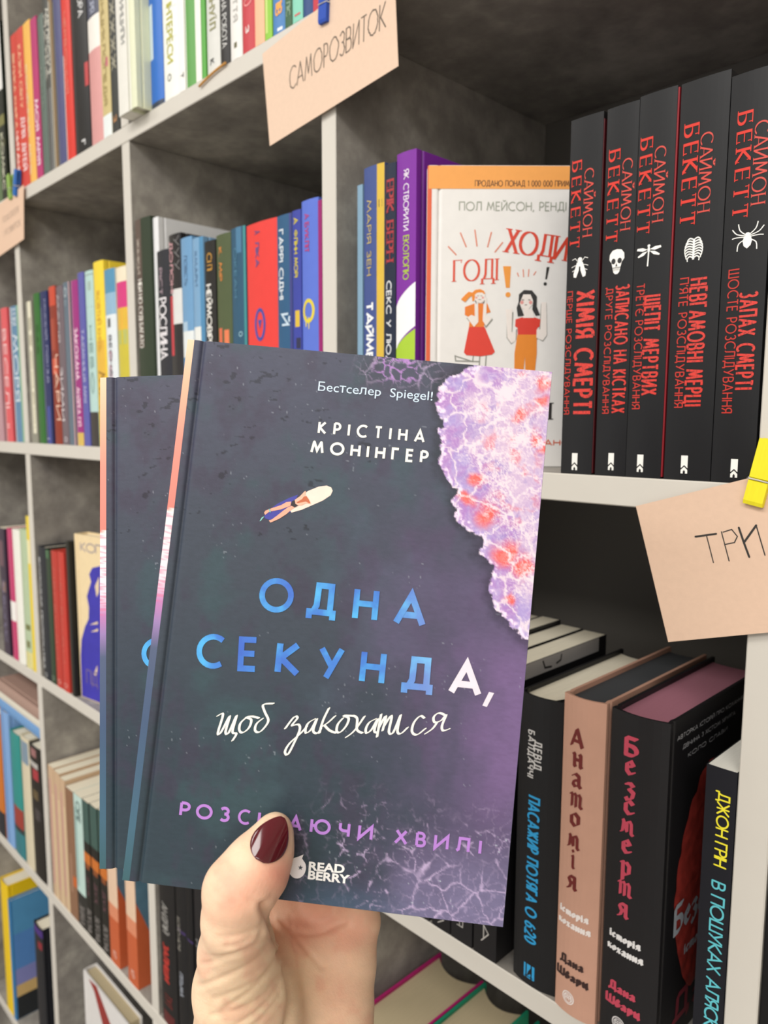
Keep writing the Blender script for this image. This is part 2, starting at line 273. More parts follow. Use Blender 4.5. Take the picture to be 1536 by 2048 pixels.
# ------------------------------------------------------------------ lettering: stroke skeletons (cap height 1)
def arc(cx, cy, rx, ry, a0, a1, n=12):
    return [(cx+rx*math.cos(math.radians(a0+(a1-a0)*i/n)), cy+ry*math.sin(math.radians(a0+(a1-a0)*i/n))) for i in range(n+1)]
def bowl(x, y0, y1, w):
    r = (y1-y0)/2
    return [(0 if x == 0 else x, y0)] + arc(x+w-r, (y0+y1)/2, r, r, -90, 90, 8) + [(x, y1)]
G = {
 'А': (.78, [[(0, 0), (.39, 1), (.78, 0)], [(.13, .3), (.65, .3)]]),
 'Б': (.56, [[(.5, 1), (0, 1), (0, 0)], bowl(0, 0, .56, .54)]),
 'В': (.56, [[(0, 0), (0, 1)], bowl(0, .52, 1, .5), bowl(0, 0, .52, .56)]),
 'Г': (.48, [[(0, 0), (0, 1), (.48, 1)]]), 'Ґ': (.48, [[(0, 0), (0, 1), (.46, 1), (.46, 1.14)]]),
 'Д': (.8, [[(.02, -.17), (.02, .07), (.78, .07), (.78, -.17)], [(.14, .07), (.24, .3), (.26, 1), (.68, 1), (.68, .07)]]),
 'Е': (.48, [[(.48, 1), (0, 1), (0, 0), (.48, 0)], [(0, .52), (.44, .52)]]),
 'Є': (.66, [arc(.5, .5, .5, .5, 50, 310, 14), [(0, .5), (.5, .5)]]),
 'Ж': (.96, [[(.48, 0), (.48, 1)], [(.02, 1), (.42, .52), (0, 0)], [(.94, 1), (.54, .52), (.96, 0)]]),
 'З': (.5, [[(.03, .88)] + arc(.24, .76, .22, .24, 130, -90, 8), arc(.24, .27, .26, .27, 90, -140, 10)]),
 'И': (.66, [[(0, 1), (0, 0), (.66, 1), (.66, 0)]]), 'Й': (.66, [[(0, 1), (0, 0), (.66, 1), (.66, 0)], arc(.33, 1.25, .15, .13, 180, 360, 6)]),
 'І': (.0, [[(0, 0), (0, 1)]]), 'Ї': (.2, [[(.1, 0), (.1, 1)], [(0, 1.12), (0, 1.22)], [(.2, 1.12), (.2, 1.22)]]),
 'К': (.6, [[(0, 0), (0, 1)], [(.54, 1), (.06, .5), (.6, 0)]]),
 'Л': (.66, [[(0, .02), (.12, .14), (.16, 1), (.66, 1), (.66, 0)]]),
 'М': (.92, [[(0, 0), (.16, 1), (.46, .2), (.76, 1), (.92, 0)]]),
 'Н': (.64, [[(0, 0), (0, 1)], [(.64, 0), (.64, 1)], [(0, .52), (.64, .52)]]),
 'О': (1., [arc(.5, .5, .5, .5, 90, 450, 28)]), 'П': (.64, [[(0, 0), (0, 1), (.64, 1), (.64, 0)]]),
 'Р': (.5, [[(0, 0), (0, 1)], bowl(0, .44, 1, .5)]),
 'С': (.78, [arc(.5, .5, .5, .5, 52, 308, 18)]), 'Т': (.56, [[(0, 1), (.56, 1)], [(.28, 0), (.28, 1)]]),
 'У': (.66, [[(0, 1), (.34, .4)], [(.66, 1), (.18, 0)]]), 'Ф': (.9, [[(.45, 0), (.45, 1.05)], arc(.45, .55, .45, .32, 90, 450, 20)]),
 'Х': (.64, [[(.04, 1), (.64, 0)], [(.6, 1), (0, 0)]]), 'Ц': (.72, [[(0, 1), (0, 0), (.62, 0), (.62, 1)], [(.62, 0), (.74, 0), (.74, -.18)]]),
 'Ч': (.56, [[(0, 1)] + arc(.28, .62, .28, .2, 180, 270, 5) + [(.56, .42)], [(.56, 1), (.56, 0)]]),
 'Ш': (.9, [[(0, 1), (0, 0), (.9, 0), (.9, 1)], [(.45, 0), (.45, 1)]]),
 'Щ': (.98, [[(0, 1), (0, 0), (.88, 0), (.88, 1)], [(.44, 0), (.44, 1)], [(.88, 0), (1, 0), (1, -.18)]]),
 'Ь': (.54, [[(0, 1), (0, 0)], bowl(0, 0, .54, .52)]),
 'Ю': (1.24, [[(0, 0), (0, 1)], [(0, .52), (.28, .52)], arc(.76, .5, .48, .5, 90, 450, 24)]),
 'Я': (.54, [[(.54, 0), (.54, 1)], [(.54, 1)] + arc(.27, .72, .27, .28, 90, 270, 8) + [(.54, .44)], [(.24, .44), (0, 0)]]),
 '0': (.56, [arc(.28, .5, .28, .5, 90, 450, 18)]), '1': (.2, [[(0, .8), (.18, 1), (.18, 0)]]),
 '2': (.52, [arc(.26, .74, .24, .26, 170, -30, 8) + [(0, 0), (.52, 0)]]), '6': (.54, [arc(.27, .3, .27, .3, 90, 450, 16), [(.46, .96), (.22, .8), (0, .35)]]),
 '!': (.0, [[(0, 1), (0, .3)], [(0, .08), (0, -.04)]]), ',': (.1, [[(.1, .08), (0, -.16)]]), ':': (.0, [[(0, .7), (0, .58)], [(0, .12), (0, 0)]]),
 "'": (.0, [[(0, 1), (0, .75)]]), '.': (.0, [[(0, .08), (0, -.04)]]), '-': (.3, [[(0, .45), (.3, .45)]]), ' ': (.3, []),
 # lower case (x height .62), written with a broad pen
 'а': (.44, [[(.03, .52), (.18, .62), (.36, .52), (.36, .1), (.46, 0)], [(.36, .34), (.1, .28), (.04, .1), (.16, 0), (.36, .12)]]),
 'н': (.44, [[(0, .62), (.06, .56), (.06, .04), (.12, 0)], [(.34, .62), (.4, .56), (.4, .04), (.46, 0)], [(.06, .34), (.4, .34)]]),
 'т': (.74, [[(0, .54), (.06, .6), (.12, .52), (.1, 0)], [(.12, .52), (.28, .62), (.38, .52), (.37, 0)], [(.38, .52), (.56, .62), (.66, .5), (.64, .06), (.76, 0)]]),
 'м': (.74, [[(0, .02), (.08, .05), (.14, .5), (.1, .6)], [(.14, .56), (.36, .1), (.36, .55)], [(.36, .55), (.52, .62), (.62, .5), (.62, .06), (.72, 0)]]),
 'о': (.4, [[(.02, .48), (.2, .62), (.38, .48), (.38, .14), (.2, 0), (.02, .14), (.02, .48)]]),
 'і': (.16, [[(0, .58), (.06, .62), (.08, .54), (.08, .06), (.16, 0)], [(.04, .86), (.1, .78)]]),
 'я': (.44, [[(.38, .6), (.38, .06), (.46, 0)], [(.38, .6), (.14, .62), (.05, .48), (.14, .32), (.38, .32)], [(.2, .32), (.1, .05), (0, 0)]]),
 'з': (.36, [[(.02, .56), (.2, .62), (.32, .5), (.14, .34), (.34, .2), (.28, -.08), (.08, -.2), (.02, -.1)]]),
 'с': (.36, [[(.34, .5), (.2, .62), (.04, .48), (.04, .14), (.18, 0), (.36, .1)]]),
 'е': (.38, [[(.05, .3), (.34, .42), (.2, .62), (.04, .48), (.04, .14), (.18, 0), (.36, .1)]]),
 'р': (.42, [[(0, .58), (.08, .6), (.08, -.26)], [(.08, .5), (.26, .62), (.4, .48), (.38, .12), (.22, 0), (.08, .08)]]),
 'к': (.42, [[(0, .58), (.07, .62), (.07, 0)], [(.36, .6), (.09, .32), (.28, .26), (.42, 0)]]),
 'х': (.42, [[(.02, .58), (.12, .58), (.32, .02), (.42, .04)], [(.38, .6), (.04, 0)]]),
 'в': (.4, [[(.06, 0), (.06, .5), (.2, .9), (.32, .8), (.28, .58), (.1, .42)], [(.1, .42), (.36, .4), (.38, .12), (.2, 0), (.06, .06)]]),
 'б': (.4, [[(.34, .92), (.1, .8), (.04, .4), (.04, .12), (.2, 0), (.36, .14), (.36, .42), (.18, .54), (.06, .4)]]),
 'ц': (.48, [[(0, .6), (.06, .54), (.08, .04), (.3, .02), (.38, .1)], [(.38, .62), (.4, .04), (.46, -.2)]]),
}
def hull(pts):
    pts = sorted(set((round(x, 7), round(y, 7)) for x, y in pts))
    if len(pts) < 3: return None
    def half(ps):
        h = []
        for p in ps:
            while len(h) > 1 and (h[-1][0]-h[-2][0])*(p[1]-h[-2][1])-(h[-1][1]-h[-2][1])*(p[0]-h[-2][0]) <= 0: h.pop()
            h.append(p)
        return h
    a = half(pts); b = half(pts[::-1]); r = a[:-1]+b[:-1]
    return r if len(r) > 2 else None
def miter(pts, w):
    """constant-width outline of a polyline as quads, mitred corners, butt ends"""
    P = [Vector(p) for p in pts]; P = [p for i, p in enumerate(P) if i == 0 or (p-P[i-1]).length > 1e-7]
    if len(P) < 2: return []
    closed = (P[0]-P[-1]).length < 1e-5 and len(P) > 3
    if closed: P = P[:-1]
    n = len(P); L = []; R = []
    for i in range(n):
        a = P[(i-1) % n] if (closed or i > 0) else None; b = P[(i+1) % n] if (closed or i < n-1) else None
        d1 = (P[i]-a).normalized() if a is not None else None; d2 = (b-P[i]).normalized() if b is not None else None
        if d1 is None: nn = Vector((-d2.y, d2.x)); s = 1
        elif d2 is None: nn = Vector((-d1.y, d1.x)); s = 1
        else:
            t = d1+d2
            if t.length < .62: return miter(pts[:i+1] if len(P) == len(pts) else [tuple(p) for p in P[:i+1]], w)+[q for q in [hull([tuple(P[i]+Vector((-d1.y, d1.x))*w/2), tuple(P[i]-Vector((-d1.y, d1.x))*w/2), tuple(P[i]+Vector((-d2.y, d2.x))*w/2), tuple(P[i]-Vector((-d2.y, d2.x))*w/2), tuple(P[i]+(d1-d2).normalized()*w*.42)])] if q]+miter([tuple(p) for p in P[i:]]+([tuple(P[0])] if closed else []), w)
            else:
                t.normalize(); nn = Vector((-t.y, t.x)); s = min(2.6, 1/max(.2, abs(nn.dot(Vector((-d1.y, d1.x))))))
        L.append(P[i]+nn*w/2*s); R.append(P[i]-nn*w/2*s)
    out = []
    for i in range(n if closed else n-1):
        j = (i+1) % n; out.append([tuple(L[i]), tuple(R[i]), tuple(R[j]), tuple(L[j])])
    return out
def nib(pts, nw, nh, ang=0.):
    c, s = math.cos(ang), math.sin(ang); K = [(x*c-y*s, x*s+y*c) for x, y in ((-nw/2, -nh/2), (nw/2, -nh/2), (nw/2, nh/2), (-nw/2, nh/2))]
    out = []
    for p, q in zip(pts, pts[1:]):
        h = hull([(p[0]+k[0], p[1]+k[1]) for k in K]+[(q[0]+k[0], q[1]+k[1]) for k in K])
        if h: out.append(h)
    return out
def rounded(pts, w):
    out = miter(pts, w)
    for p in pts: out.append([(p[0]+w/2*math.cos(t*math.pi/4), p[1]+w/2*math.sin(t*math.pi/4)) for t in range(8)])
    return out
def catmull(pts, n=4):
    P = [pts[0]]+list(pts)+[pts[-1]]; out = []
    for i in range(1, len(P)-2):
        for k in range(n):
            t = k/n; out.append(tuple(.5*(2*P[i][j]+(P[i+1][j]-P[i-1][j])*t+(2*P[i-1][j]-5*P[i][j]+4*P[i+1][j]-P[i+2][j])*t*t+(3*P[i][j]-P[i-1][j]-3*P[i+1][j]+P[i+2][j])*t**3) for j in (0, 1)))
    return out+[tuple(pts[-1])]
def densify(q, step):
    out = [q[0]]
    for a, b in zip(q, q[1:]):
        n = max(1, int(math.dist(a, b)/step+.5))
        out += [(a[0]+(b[0]-a[0])*i/n, a[1]+(b[1]-a[1])*i/n) for i in range(1, n+1)]
    return out
def letters(s, L, H, style='sans', w=.15, gap=.2, jitter=0., step=0.):
    """polygons of the word s in a box L long and H high (baseline at 0)"""
    adv = sum(G[ch][0]+gap for ch in s)-gap
    k = L/max(adv+w, .01); out = []; x = w/2
    W = w*min(H, 1.05*k)
    for ch in s:
        a, st = G[ch]
        for p in st:
            q = [((x+u)*k + (rnd.uniform(-1, 1)*jitter*H if jitter else 0), (v*(H-W)+W/2)+(rnd.uniform(-1, 1)*jitter*H if jitter else 0)) for u, v in p]
            ends = (q[0], q[1], q[-1], q[-2])
            if step: q = densify(q, step)
            if style == 'sans': out += miter(q, W)
            elif style == 'hand': out += rounded(q, W)
            elif style == 'nib': out += nib(q, W*1.5, W*.35, math.radians(38))
            elif style == 'serif':
                out += nib(q, W, W*.34)
                if math.dist(q[0], q[-1]) > 1e-5:
                    for e, f in ((q[0], q[1]), (q[-1], q[-2])):
                        dx, dy = abs(e[0]-f[0]), abs(e[1]-f[1])
                        if ch in 'ОСЗ': continue
                        if dy > dx*.8 and (v_end(e, H, W)): out += nib([(e[0]-W*.95, e[1]), (e[0]+W*.95, e[1])], W*.3, W*.3)
                        elif dx > dy and v_end(e, H, W): out += nib([(e[0], e[1]-(W*1.1 if e[1] > H/2 else 0)), (e[0], e[1]+(0 if e[1] > H/2 else W*1.1))], W*.32, W*.3)
        x += a+gap
    return out
def v_end(e, H, W): return e[1] < H*.16 or e[1] > H*.84
def lay(name, polys, fn, m, parent, lift=2.5e-6, n0=0):
    """place flat polygons (a, b) on a surface through fn(a, b, lift)"""
    V, F = [], []
    for i, p in enumerate(polys):
        F.append(tuple(range(len(V), len(V)+len(p))))
        for a, b in p: V.append(fn(a, b, ((i+n0) % 40)*lift))
    if not F: return None
    return mesh(name, V, F, m, parent)
_fonts = {}
def font_polys(s, L, H, bold=0.):
    """the built-in interface typeface as polygons scaled into a box"""
    cu = bpy.data.curves.new('word', 'FONT'); cu.body = s; cu.size = 1; cu.offset = bold; cu.resolution_u = 4
    ob = bpy.data.objects.new('word', cu); C.objects.link(ob); bpy.context.view_layer.update()
    me = ob.evaluated_get(bpy.context.evaluated_depsgraph_get()).to_mesh()
    v = [(q.co.x, q.co.y) for q in me.vertices]; f = [tuple(p.vertices) for p in me.polygons]
    ob.evaluated_get(bpy.context.evaluated_depsgraph_get()).to_mesh_clear(); bpy.data.objects.remove(ob); bpy.data.curves.remove(cu)
    x0 = min(a for a, b in v); x1 = max(a for a, b in v)
    return [[((v[i][0]-x0)/(x1-x0)*L, v[i][1]/.73*H) for i in p] for p in f]
def disc(cx, cy, rx, ry=None, n=20): return arc(cx, cy, rx, ry or rx, 0, 360*(n-1)/n, n-1)
# ------------------------------------------------------------------ room and bookcase
def room():
    fl = mesh('floor', *box_vf(-2.6, 3.6, -3.4, .46, -.1, 0), mat('7d766e', .45, .12, 6)); tag(fl, kind='structure')
    wb = mesh('wall_back', *box_vf(-2.6, 3.6, .36, .46, 0, 3.0), mat('d9d4ca', .8, .03, 4)); tag(wb, kind='structure')
    wl = mesh('wall_left', *box_vf(-2.7, -2.6, -3.4, .46, 0, 3.0), mat('d9d4ca', .8, .03, 4)); tag(wl, kind='structure')
    wr = mesh('wall_right', *box_vf(3.6, 3.7, -3.4, .46, 0, 3.0), mat('d9d4ca', .8, .03, 4)); tag(wr, kind='structure')
    ce = mesh('ceiling', *box_vf(-2.7, 3.7, -3.4, .46, 3.0, 3.1), mat('eeece6', .9, .02, 4)); tag(ce, kind='structure')
room()
I0, I1 = -3, 5
def bookcase():
    root = empty('bookcase', (0, 0, 0)); tag(root, 'tall grey concrete-look bookcase with pale edges and open square compartments', 'bookcase')
    xa, xb = I0*PX, I1*PX+T
    def board(name, x0, x1, z0, z1, y0=0., y1=None, horiz=True):
        y1 = D if y1 is None else y1
        v, f = bevel_box(x0, x1, y0, y1, z0, z1, .0007)
        b = mesh(name, v, f, None, root, mats=[LAM, EDGE]); me = b.data
        me.polygons.foreach_set('material_index', [1 if p.center.y < y0+.0009 else 0 for p in me.polygons])
        return b
    zs = [ZB+.72, ZB+.36, ZB, ZB-.36, ZB-.72, ZB-1.08, ZB-1.44+.0]
    for z in zs: board('shelf_board', xa, xb, z-T, z)
    for i in range(I0, I1+1):
        for z in zs[1:]: board('divider', i*PX, i*PX+T, z+.0001, z+.36-T-.0001, .0002)
    mesh('back_panel', *box_vf(xa, xb, D+.0002, D+.006, 0.0, ZB+.72), mat('625e58', .6, .04, 8), root)
    mesh('plinth', *box_vf(xa, xb, .03, .05, 0, ZB-1.44-T-.0001), EDGE, root)
bookcase()
# ------------------------------------------------------------------ books
PAGE = mat('e8e0cb', .85, .13, 1500, .2, stretch=(1, .03, .03))
PAGE_W = mat('f1efe6', .85, .10, 1500, .2, stretch=(1, .03, .03))
PAGE_D = mat('b8a98a', .85, .10, 1500, .2, stretch=(1, .03, .03))
PAGE_R = mat('a31420', .7, .1, 1500, .2, stretch=(1, .03, .03))
PAGE_K = mat('45474a', .7, .06, 900, .2, stretch=(1, .03, .03))
PAGE_P = mat('a8707f', .7, .06, 900, .2, stretch=(1, .03, .03))
PAGES = dict(c=PAGE, w=PAGE_W, r=PAGE_R, k=PAGE_K, p=PAGE_P, d=PAGE_D)
def cover_profile(w, d, t, bulge, hard):
    n = 8; sp = [(w*i/n, bulge*(2*i/n-1)**2) for i in range(n+1)]
    if hard:
        out = [(0, d), (0, .0100), (.0002, .0090), (.0013, .0079), (.0002, .0068), (0, .0058)] + sp + [(w, .0058), (w-.0002, .0068), (w-.0013, .0079), (w-.0002, .0090), (w, .0100), (w, d)]
        tt = t*.6
        inn = [(w-t, d), (w-t, .0120), (w-t-.0006, .0095), (w-t-.0006, .0078), (w-t, .0048)] + [(t+(w-2*t)*(1-i/n), bulge*(2*(1-i/n)-1)**2+tt) for i in range(n+1)] + [(t, .0048), (t+.0006, .0078), (t+.0006, .0095), (t, .0120), (t, d)]
    else:
        out = [(0, d)] + sp + [(w, d)]
        inn = [(w-t, d)] + [(t+(w-2*t)*(1-i/n), bulge*(2*(1-i/n)-1)**2+t) for i in range(n+1)] + [(t, d)]
    return out, inn
def make_book(root, w, h, d, col, kind='h', page='c', bulge=None, cmat=None, fmap=None, rough=.42, concave=0.):
    """cover and pages of a book whose spine looks to -y; fmap remaps (x, y, z) for books held another way"""
    hard = kind == 'h'; t = .0023 if hard else .0004
    t = min(t, w*.2)
    if bulge is None: bulge = (.0016 if hard else .0006)*min(1, w/.03)
    out, inn = cover_profile(w, d, t, bulge, hard)
    loop = out+inn; n = len(loop); fm = fmap or (lambda x, y, z: (x, y, z)); flip = fmap is not None
    V = [fm(x, y, 0.) for x, y in loop]+[fm(x, y, h) for x, y in loop]
    F = [(i, (i+1) % n, n+(i+1) % n, n+i) for i in range(n)]+[tuple(range(n))[::-1], tuple(range(n, 2*n))]
    if flip: F = [f[::-1] for f in F]
    m = cmat or mat(col, rough, .05, 90, .28, bump=.08)
    cv = mesh('cover', V, F, m, root)
    s = .0032 if hard else .0003
    tp = t+.0001; yb = bulge+t+(.0012 if hard else .0002)
    nx = 8; top = []
    px = [(tp+(w-2*tp)*i/nx) for i in range(nx+1)]
    fr = [(x, yb+(bulge*((2*x/w-1)**2-1) if hard else 0)) for x in px]; bk = [(x, d-s-concave*(1-(2*(x-w/2)/(w-2*tp))**2)) for x in px[::-1]]
    lp = fr+bk; n = len(lp)
    V = [fm(x, y, s) for x, y in lp]+[fm(x, y, h-s) for x, y in lp]
    F = [(i, (i+1) % n, n+(i+1) % n, n+i) for i in range(n)]
    for i in range(nx):
        F.append((i, lp.index(bk[nx-i]), lp.index(bk[nx-i-1]), i+1)); F.append((n+i, n+i+1, n+lp.index(bk[nx-i-1]), n+lp.index(bk[nx-i])))
    if flip: F = [f[::-1] for f in F]
    pb = mesh('page_block', V, F, PAGES[page], root)
    return cv, pb, bulge
def spine_fn(w, bulge, up='R'):
    """up='R': lettering reads downwards, its tops towards +x; 'U': reads across, upright; (a, b) -> point"""
    def f(x, z, e): return (x, bulge*(2*x/w-1)**2-.00012-e, z)
    return f
def spine_word(root, s, col, w, h, bulge, box, style='sans', wt=.16, name='spine_lettering', rough=.4, m=None, up=False, gap=.2, lift=0.):
    """box = x0, x1, ztop, zbottom on the spine; reads downwards unless up"""
    x0, x1, zt, zb = box; f = spine_fn(w, bulge)
    ps = letters(s, zt-zb, x1-x0, style, wt, gap, step=.0022 if w*bulge > 8e-6 else 0)
    if up: g = lambda a, b, e: f(x1-b, zb+a, e+lift)
    else: g = lambda a, b, e: f(x0+b, zt-a, e+lift)
    if up: pass
    return lay(name, ps, g, m or mat(col, rough, .08, 400), root)
def spine_patch(root, col, w, h, bulge, box, name='spine_panel', m=None, lift=0.):
    x0, x1, zt, zb = box; f = spine_fn(w, bulge); n = 6 if x1-x0 > .4*w else 2
    x0 = max(x0, .0001); x1 = min(x1, w-.0001)
    V = []; F = []
    for i in range(n+1):
        x = x0+(x1-x0)*i/n; V += [f(x, zb, -.00006+lift), f(x, zt, -.00006+lift)]
    F = [(2*i, 2*i+2, 2*i+3, 2*i+1) for i in range(n)]
    return mesh(name, V, F, m or mat(col, .42, .05, 90, .45), root)
BOOKS = {}
# books of which the photo shows only the upper or the lower part: their printing is given as fractions of that part
VIS_TOP = {'b%d' % i: .55 for i in range(16, 30)}
VIS_BOT = dict(a7=.9, a7b=.9, a8=.88, a9=.86, a10=.84, a11=.8, a12=.76, a13=.72, a14=.62, a15=.6, a16=.57, a17=.53, a18=.5, a19=.48, a20=.45, a21=.42, a22=.4, a23=.38, a24=.35, a25=.3, a26=.27, a27=.24, a28=.22, a29=.18, a30=.15, a31=.1, d13=.75, d14=.75, d15=.75, d16=.75)
def shelf_book(key, label, col, kind='h', page='c', d=.142, texts=(), patches=(), group=None, w=None, h=None, bulge=None, rough=.42, cat='book', concave=0., cmat=None, x=None, y0=None):
    X0, W, Hh, Y0, row = BK[key]; Y0 = Y0 if y0 is None else y0; W = w or W; Hh = h or Hh; X0 = X0 if x is None else x
    d = min(d, D-.004-Y0)
    nm = {'h': 'hardcover_book', 'p': 'paperback_book'}[kind]
    root = empty(nm, (X0, Y0+.0006, ROWZ[row]+.0002)); tag(root, label, cat, group)
    def zt(z):
        if key in VIS_TOP: return z*VIS_TOP[key]
        if key in VIS_BOT: return 1-(1-z)*VIS_BOT[key]
        return z
    cv, pb, b = make_book(root, W, Hh, d, col, kind, page, bulge, rough=rough, concave=concave, cmat=cmat)
    for i, p in enumerate(patches):       # colour, x0, x1, ztop, zbottom as fractions
        c, a0, a1, z0, z1 = p; spine_patch(root, c, W, Hh, b, (a0*W, a1*W, Hh*(1-zt(z0)), Hh*(1-zt(z1))), lift=-i*.00002)
    for t in texts:
        s, c, a0, a1, z0, z1 = t[:6]; st = t[6] if len(t) > 6 else 'sans'; wt = t[7] if len(t) > 7 else .18
        spine_word(root, s, c, W, Hh, b, (a0*W, a1*W, Hh*(1-zt(z0)), Hh*(1-zt(z1))), st, wt, lift=.00016)
    BOOKS[key] = (root, W, Hh, d, b)
    return root
# ------------------------------------------------------------------ the rows of books
SB = shelf_book
gA0 = 'books on the upper shelf, left bay'; gA1 = 'books on the upper shelf, middle bay'
gB0 = 'books on the eye level shelf, left bay'; gB1 = 'books on the eye level shelf, middle bay'; gB2 = 'books on the eye level shelf, right bay'
gC0 = 'books on the shelf below, left bay'; gC2 = 'dark novels on the shelf below, right bay'
gD0 = 'books two shelves below, left bay'; gD1 = 'black books low in the middle bay'
W_ = 'f0efe8'; K_ = '1d1c1e'
SB('a0', 'olive green spined book at the far left of the top row', '5d7350', 'p', texts=[('НІЧ', 'c9d0b8', .2, .8, .5, .7)])
SB('a1', 'black comic with a white top on the upper shelf, left of the first divider', '23271f', 'p', patches=[('e9e9e6', 0, 1, .0, .38), ('1c1c1c', .1, .6, .12, .3), ('7c7a45', 0, 1, .52, .58), ('7c7a45', 0, 1, .66, .7)], texts=[('КОМІКС', 'd8d8c0', .2, .7, .62, .95)])
SB('a2', 'slim red paperback standing first beside the left divider of the top row', 'cf4438', 'p', texts=[('ВЕЛИКА КНИГА', 'f3c8a0', .25, .7, .12, .6), ('ЧИТАННЯ', 'f8e6da', .2, .75, .62, .95)], group=gA0)
SB('a3', 'second red paperback on the top row with pale pink lettering', 'd24a3e', 'p', texts=[('КАЗКИ СВІТУ', 'f3b890', .3, .7, .1, .5), ('ДЛЯ ДІТЕЙ', 'f6dcdc', .25, .8, .55, .9)], group=gA0)
SB('a4', 'orange yellow paperback between red and magenta spines on the top row', 'efb85a', 'p', texts=[('СОНЯЧНИЙ ДЕНЬ', 'fbe7c8', .1, .4, .25, .95)], patches=[('e07a5a', 0, .16, .3, 1)], group=gA0)
SB('a5', 'magenta paperback on the top row, next to the orange yellow one', 'b83a72', 'p', texts=[('МОЯ МРІЯ', 'f7dfe8', .2, .75, .5, .92)], group=gA0)
SB('a6', 'grey green hardcover on the top row, right of the magenta paperback', '5f6e66', 'h', texts=[('ТИША', '7d8a80', .3, .7, .3, .6)], group=gA0)
SB('a7', 'dark grey hardcover with tall pale letters, upper left', '4a4b48', 'h', texts=[('ПАТРІК', 'c9c7bc', .1, .5, .05, .45), ('МЕЛРОУЗ', 'c9c7bc', .5, .95, .02, .42)], patches=[('77787a', .3, .45, .5, 1), ('8f9090', .7, .82, .5, 1)], group=gA0)
SB('a7b', 'thin tan and brown spine squeezed in on the top row', '8a7355', 'p', patches=[('b9b3a4', .0, .35, 0, 1)], group=gA0)
SB('a8', 'slate purple hardcover on the top row, left of the bright red spine', '50527c', 'h', patches=[('6c7076', 0, .25, .0, 1)], group=gA0)
SB('a9', 'bright red hardcover with faint lettering, upper left', 'd8392f', 'h', texts=[('ЧЕРВОНИЙ', 'e98a78', .3, .62, .1, .6)], patches=[('ece4de', 0, .14, .35, 1)], group=gA0)
SB('a10', 'thick black hardcover with tiny white marks on the top row', '1b1a1c', 'h', texts=[('НОРА', 'cfcfcf', .55, .85, .02, .2), ('Г', 'e8e8e8', .45, .7, .93, .97)], patches=[('2f3133', 0, .2, 0, 1), ('b5252a', .8, 1, .48, .62)], group=gA0)
SB('a11', 'pink and navy hardcover with a white shape, upper left', 'd79a98', 'h', patches=[('3d4258', 0, 1, 0, .22), ('eee9e2', 0, .95, .22, .42)], texts=[('ІСТОРІЯ', 'aab0c4', .3, .7, .03, .2)], group=gA0)
SB('a12', 'beige yellow paperback with a small blue badge at its foot', 'cdbb84', 'p', patches=[('e7edec', 0, 1, .86, 1), ('4a4a8c', .1, .55, .88, .94), ('c66a78', .5, .8, .5, .56)], texts=[('ЕНЦИКЛОПЕДІЯ', 'a6925c', .2, .6, .1, .8)], group=gA0)
SB('a13', 'dark patterned spine last before the second divider of the top row', '383a38', 'p', texts=[('ЖЖЖЖЖ', '9a9684', .15, .9, .02, .6), ('З', 'c58f5e', .2, .7, .88, .94)], group=gA0)
SB('a14', 'white book with grey lettering, jutting out over the edge of the upper shelf', 'e4e2da', 'p', 'w', texts=[('ПРИНЦИПИ', '9c9c98', .45, .85, .1, .5)], group=gA1)
SB('a15', 'pale green spined hardcover jutting out over the edge of the upper shelf', 'dfe2c4', 'h', 'w', patches=[('f1f1e6', .05, .35, 0, 1)], group=gA1)
SB('a16', 'royal blue hardcover with a light blue label on the upper shelf', '2f6fc8', 'h', patches=[('cfe0ea', .0, .32, .2, .62), ('28344a', 0, 1, .96, 1), ('24395f', .1, .3, .0, .1)], group=gA1)
SB('a17', 'white hardcover with yellow green words across the spine, upper shelf', 'f1f2ea', 'h', 'w', texts=[('ІНШІ ІНТЕРЕСИ', 'b5b240', .3, .7, .0, .72), ('О', '6d6d5e', .3, .55, .8, .86)], patches=[('cfd3d2', .55, .9, .28, .29), ('cfd3d2', .55, .9, .52, .53)], group=gA1)
SB('a18', 'thin white spine with small black marks on the upper shelf', 'f3f2ee', 'p', 'w', texts=[('ІЖ', '2b2b2b', .2, .7, .02, .08), ('Т', '2b2b2b', .3, .8, .84, .9)], group=gA1)
SB('a19', 'plain green hardcover on the upper shelf', '5fa050', 'h', patches=[('eef0e4', 0, .12, 0, 1)], group=gA1)
SB('a20', 'white spine between two green ones on the upper shelf', 'f2f1e8', 'p', 'w', group=gA1)
SB('a21', 'narrow green spine beside the white one with olive letters', '5aa845', 'p', group=gA1)
SB('a22', 'white hardcover with big olive letters, upper shelf', 'd7d7d2', 'h', 'w', texts=[('ЕМАНУЇЛ', '8d8a5c', .25, .75, .0, .58), ('К', '4a4a48', .25, .6, .86, .92)], group=gA1)
SB('a23', 'black hardcover with slanted white lettering, upper shelf', '211f20', 'h', texts=[('ВИШУКАНА РОБОТА', 'e9e9e6', .25, .75, .0, .82, 'hand', .12)], group=gA1)
SB('a24', 'white hardcover with pale grey words and a tiny olive mark, upper shelf', 'e8e6e2', 'h', 'w', texts=[('ЖИТТЯ', 'b3b1ac', .3, .7, .1, .6)], patches=[('5d5a34', .35, .6, .82, .88)], group=gA1)
SB('a25', 'crimson hardcover with a ring and a white blot, upper shelf', 'c33a44', 'h', texts=[('О', 'ef9a98', .2, .8, .34, .44), ('8'.replace('8', 'З'), 'f4ebe8', .3, .6, .66, .78)], group=gA1)
SB('a26', 'plain peach paperback on the upper shelf', 'f0b893', 'p', group=gA1)
SB('a27', 'lime green spine beside the plain peach paperback', '8cc63c', 'p', patches=[('c6dd7a', .1, .4, 0, .9)], group=gA1)
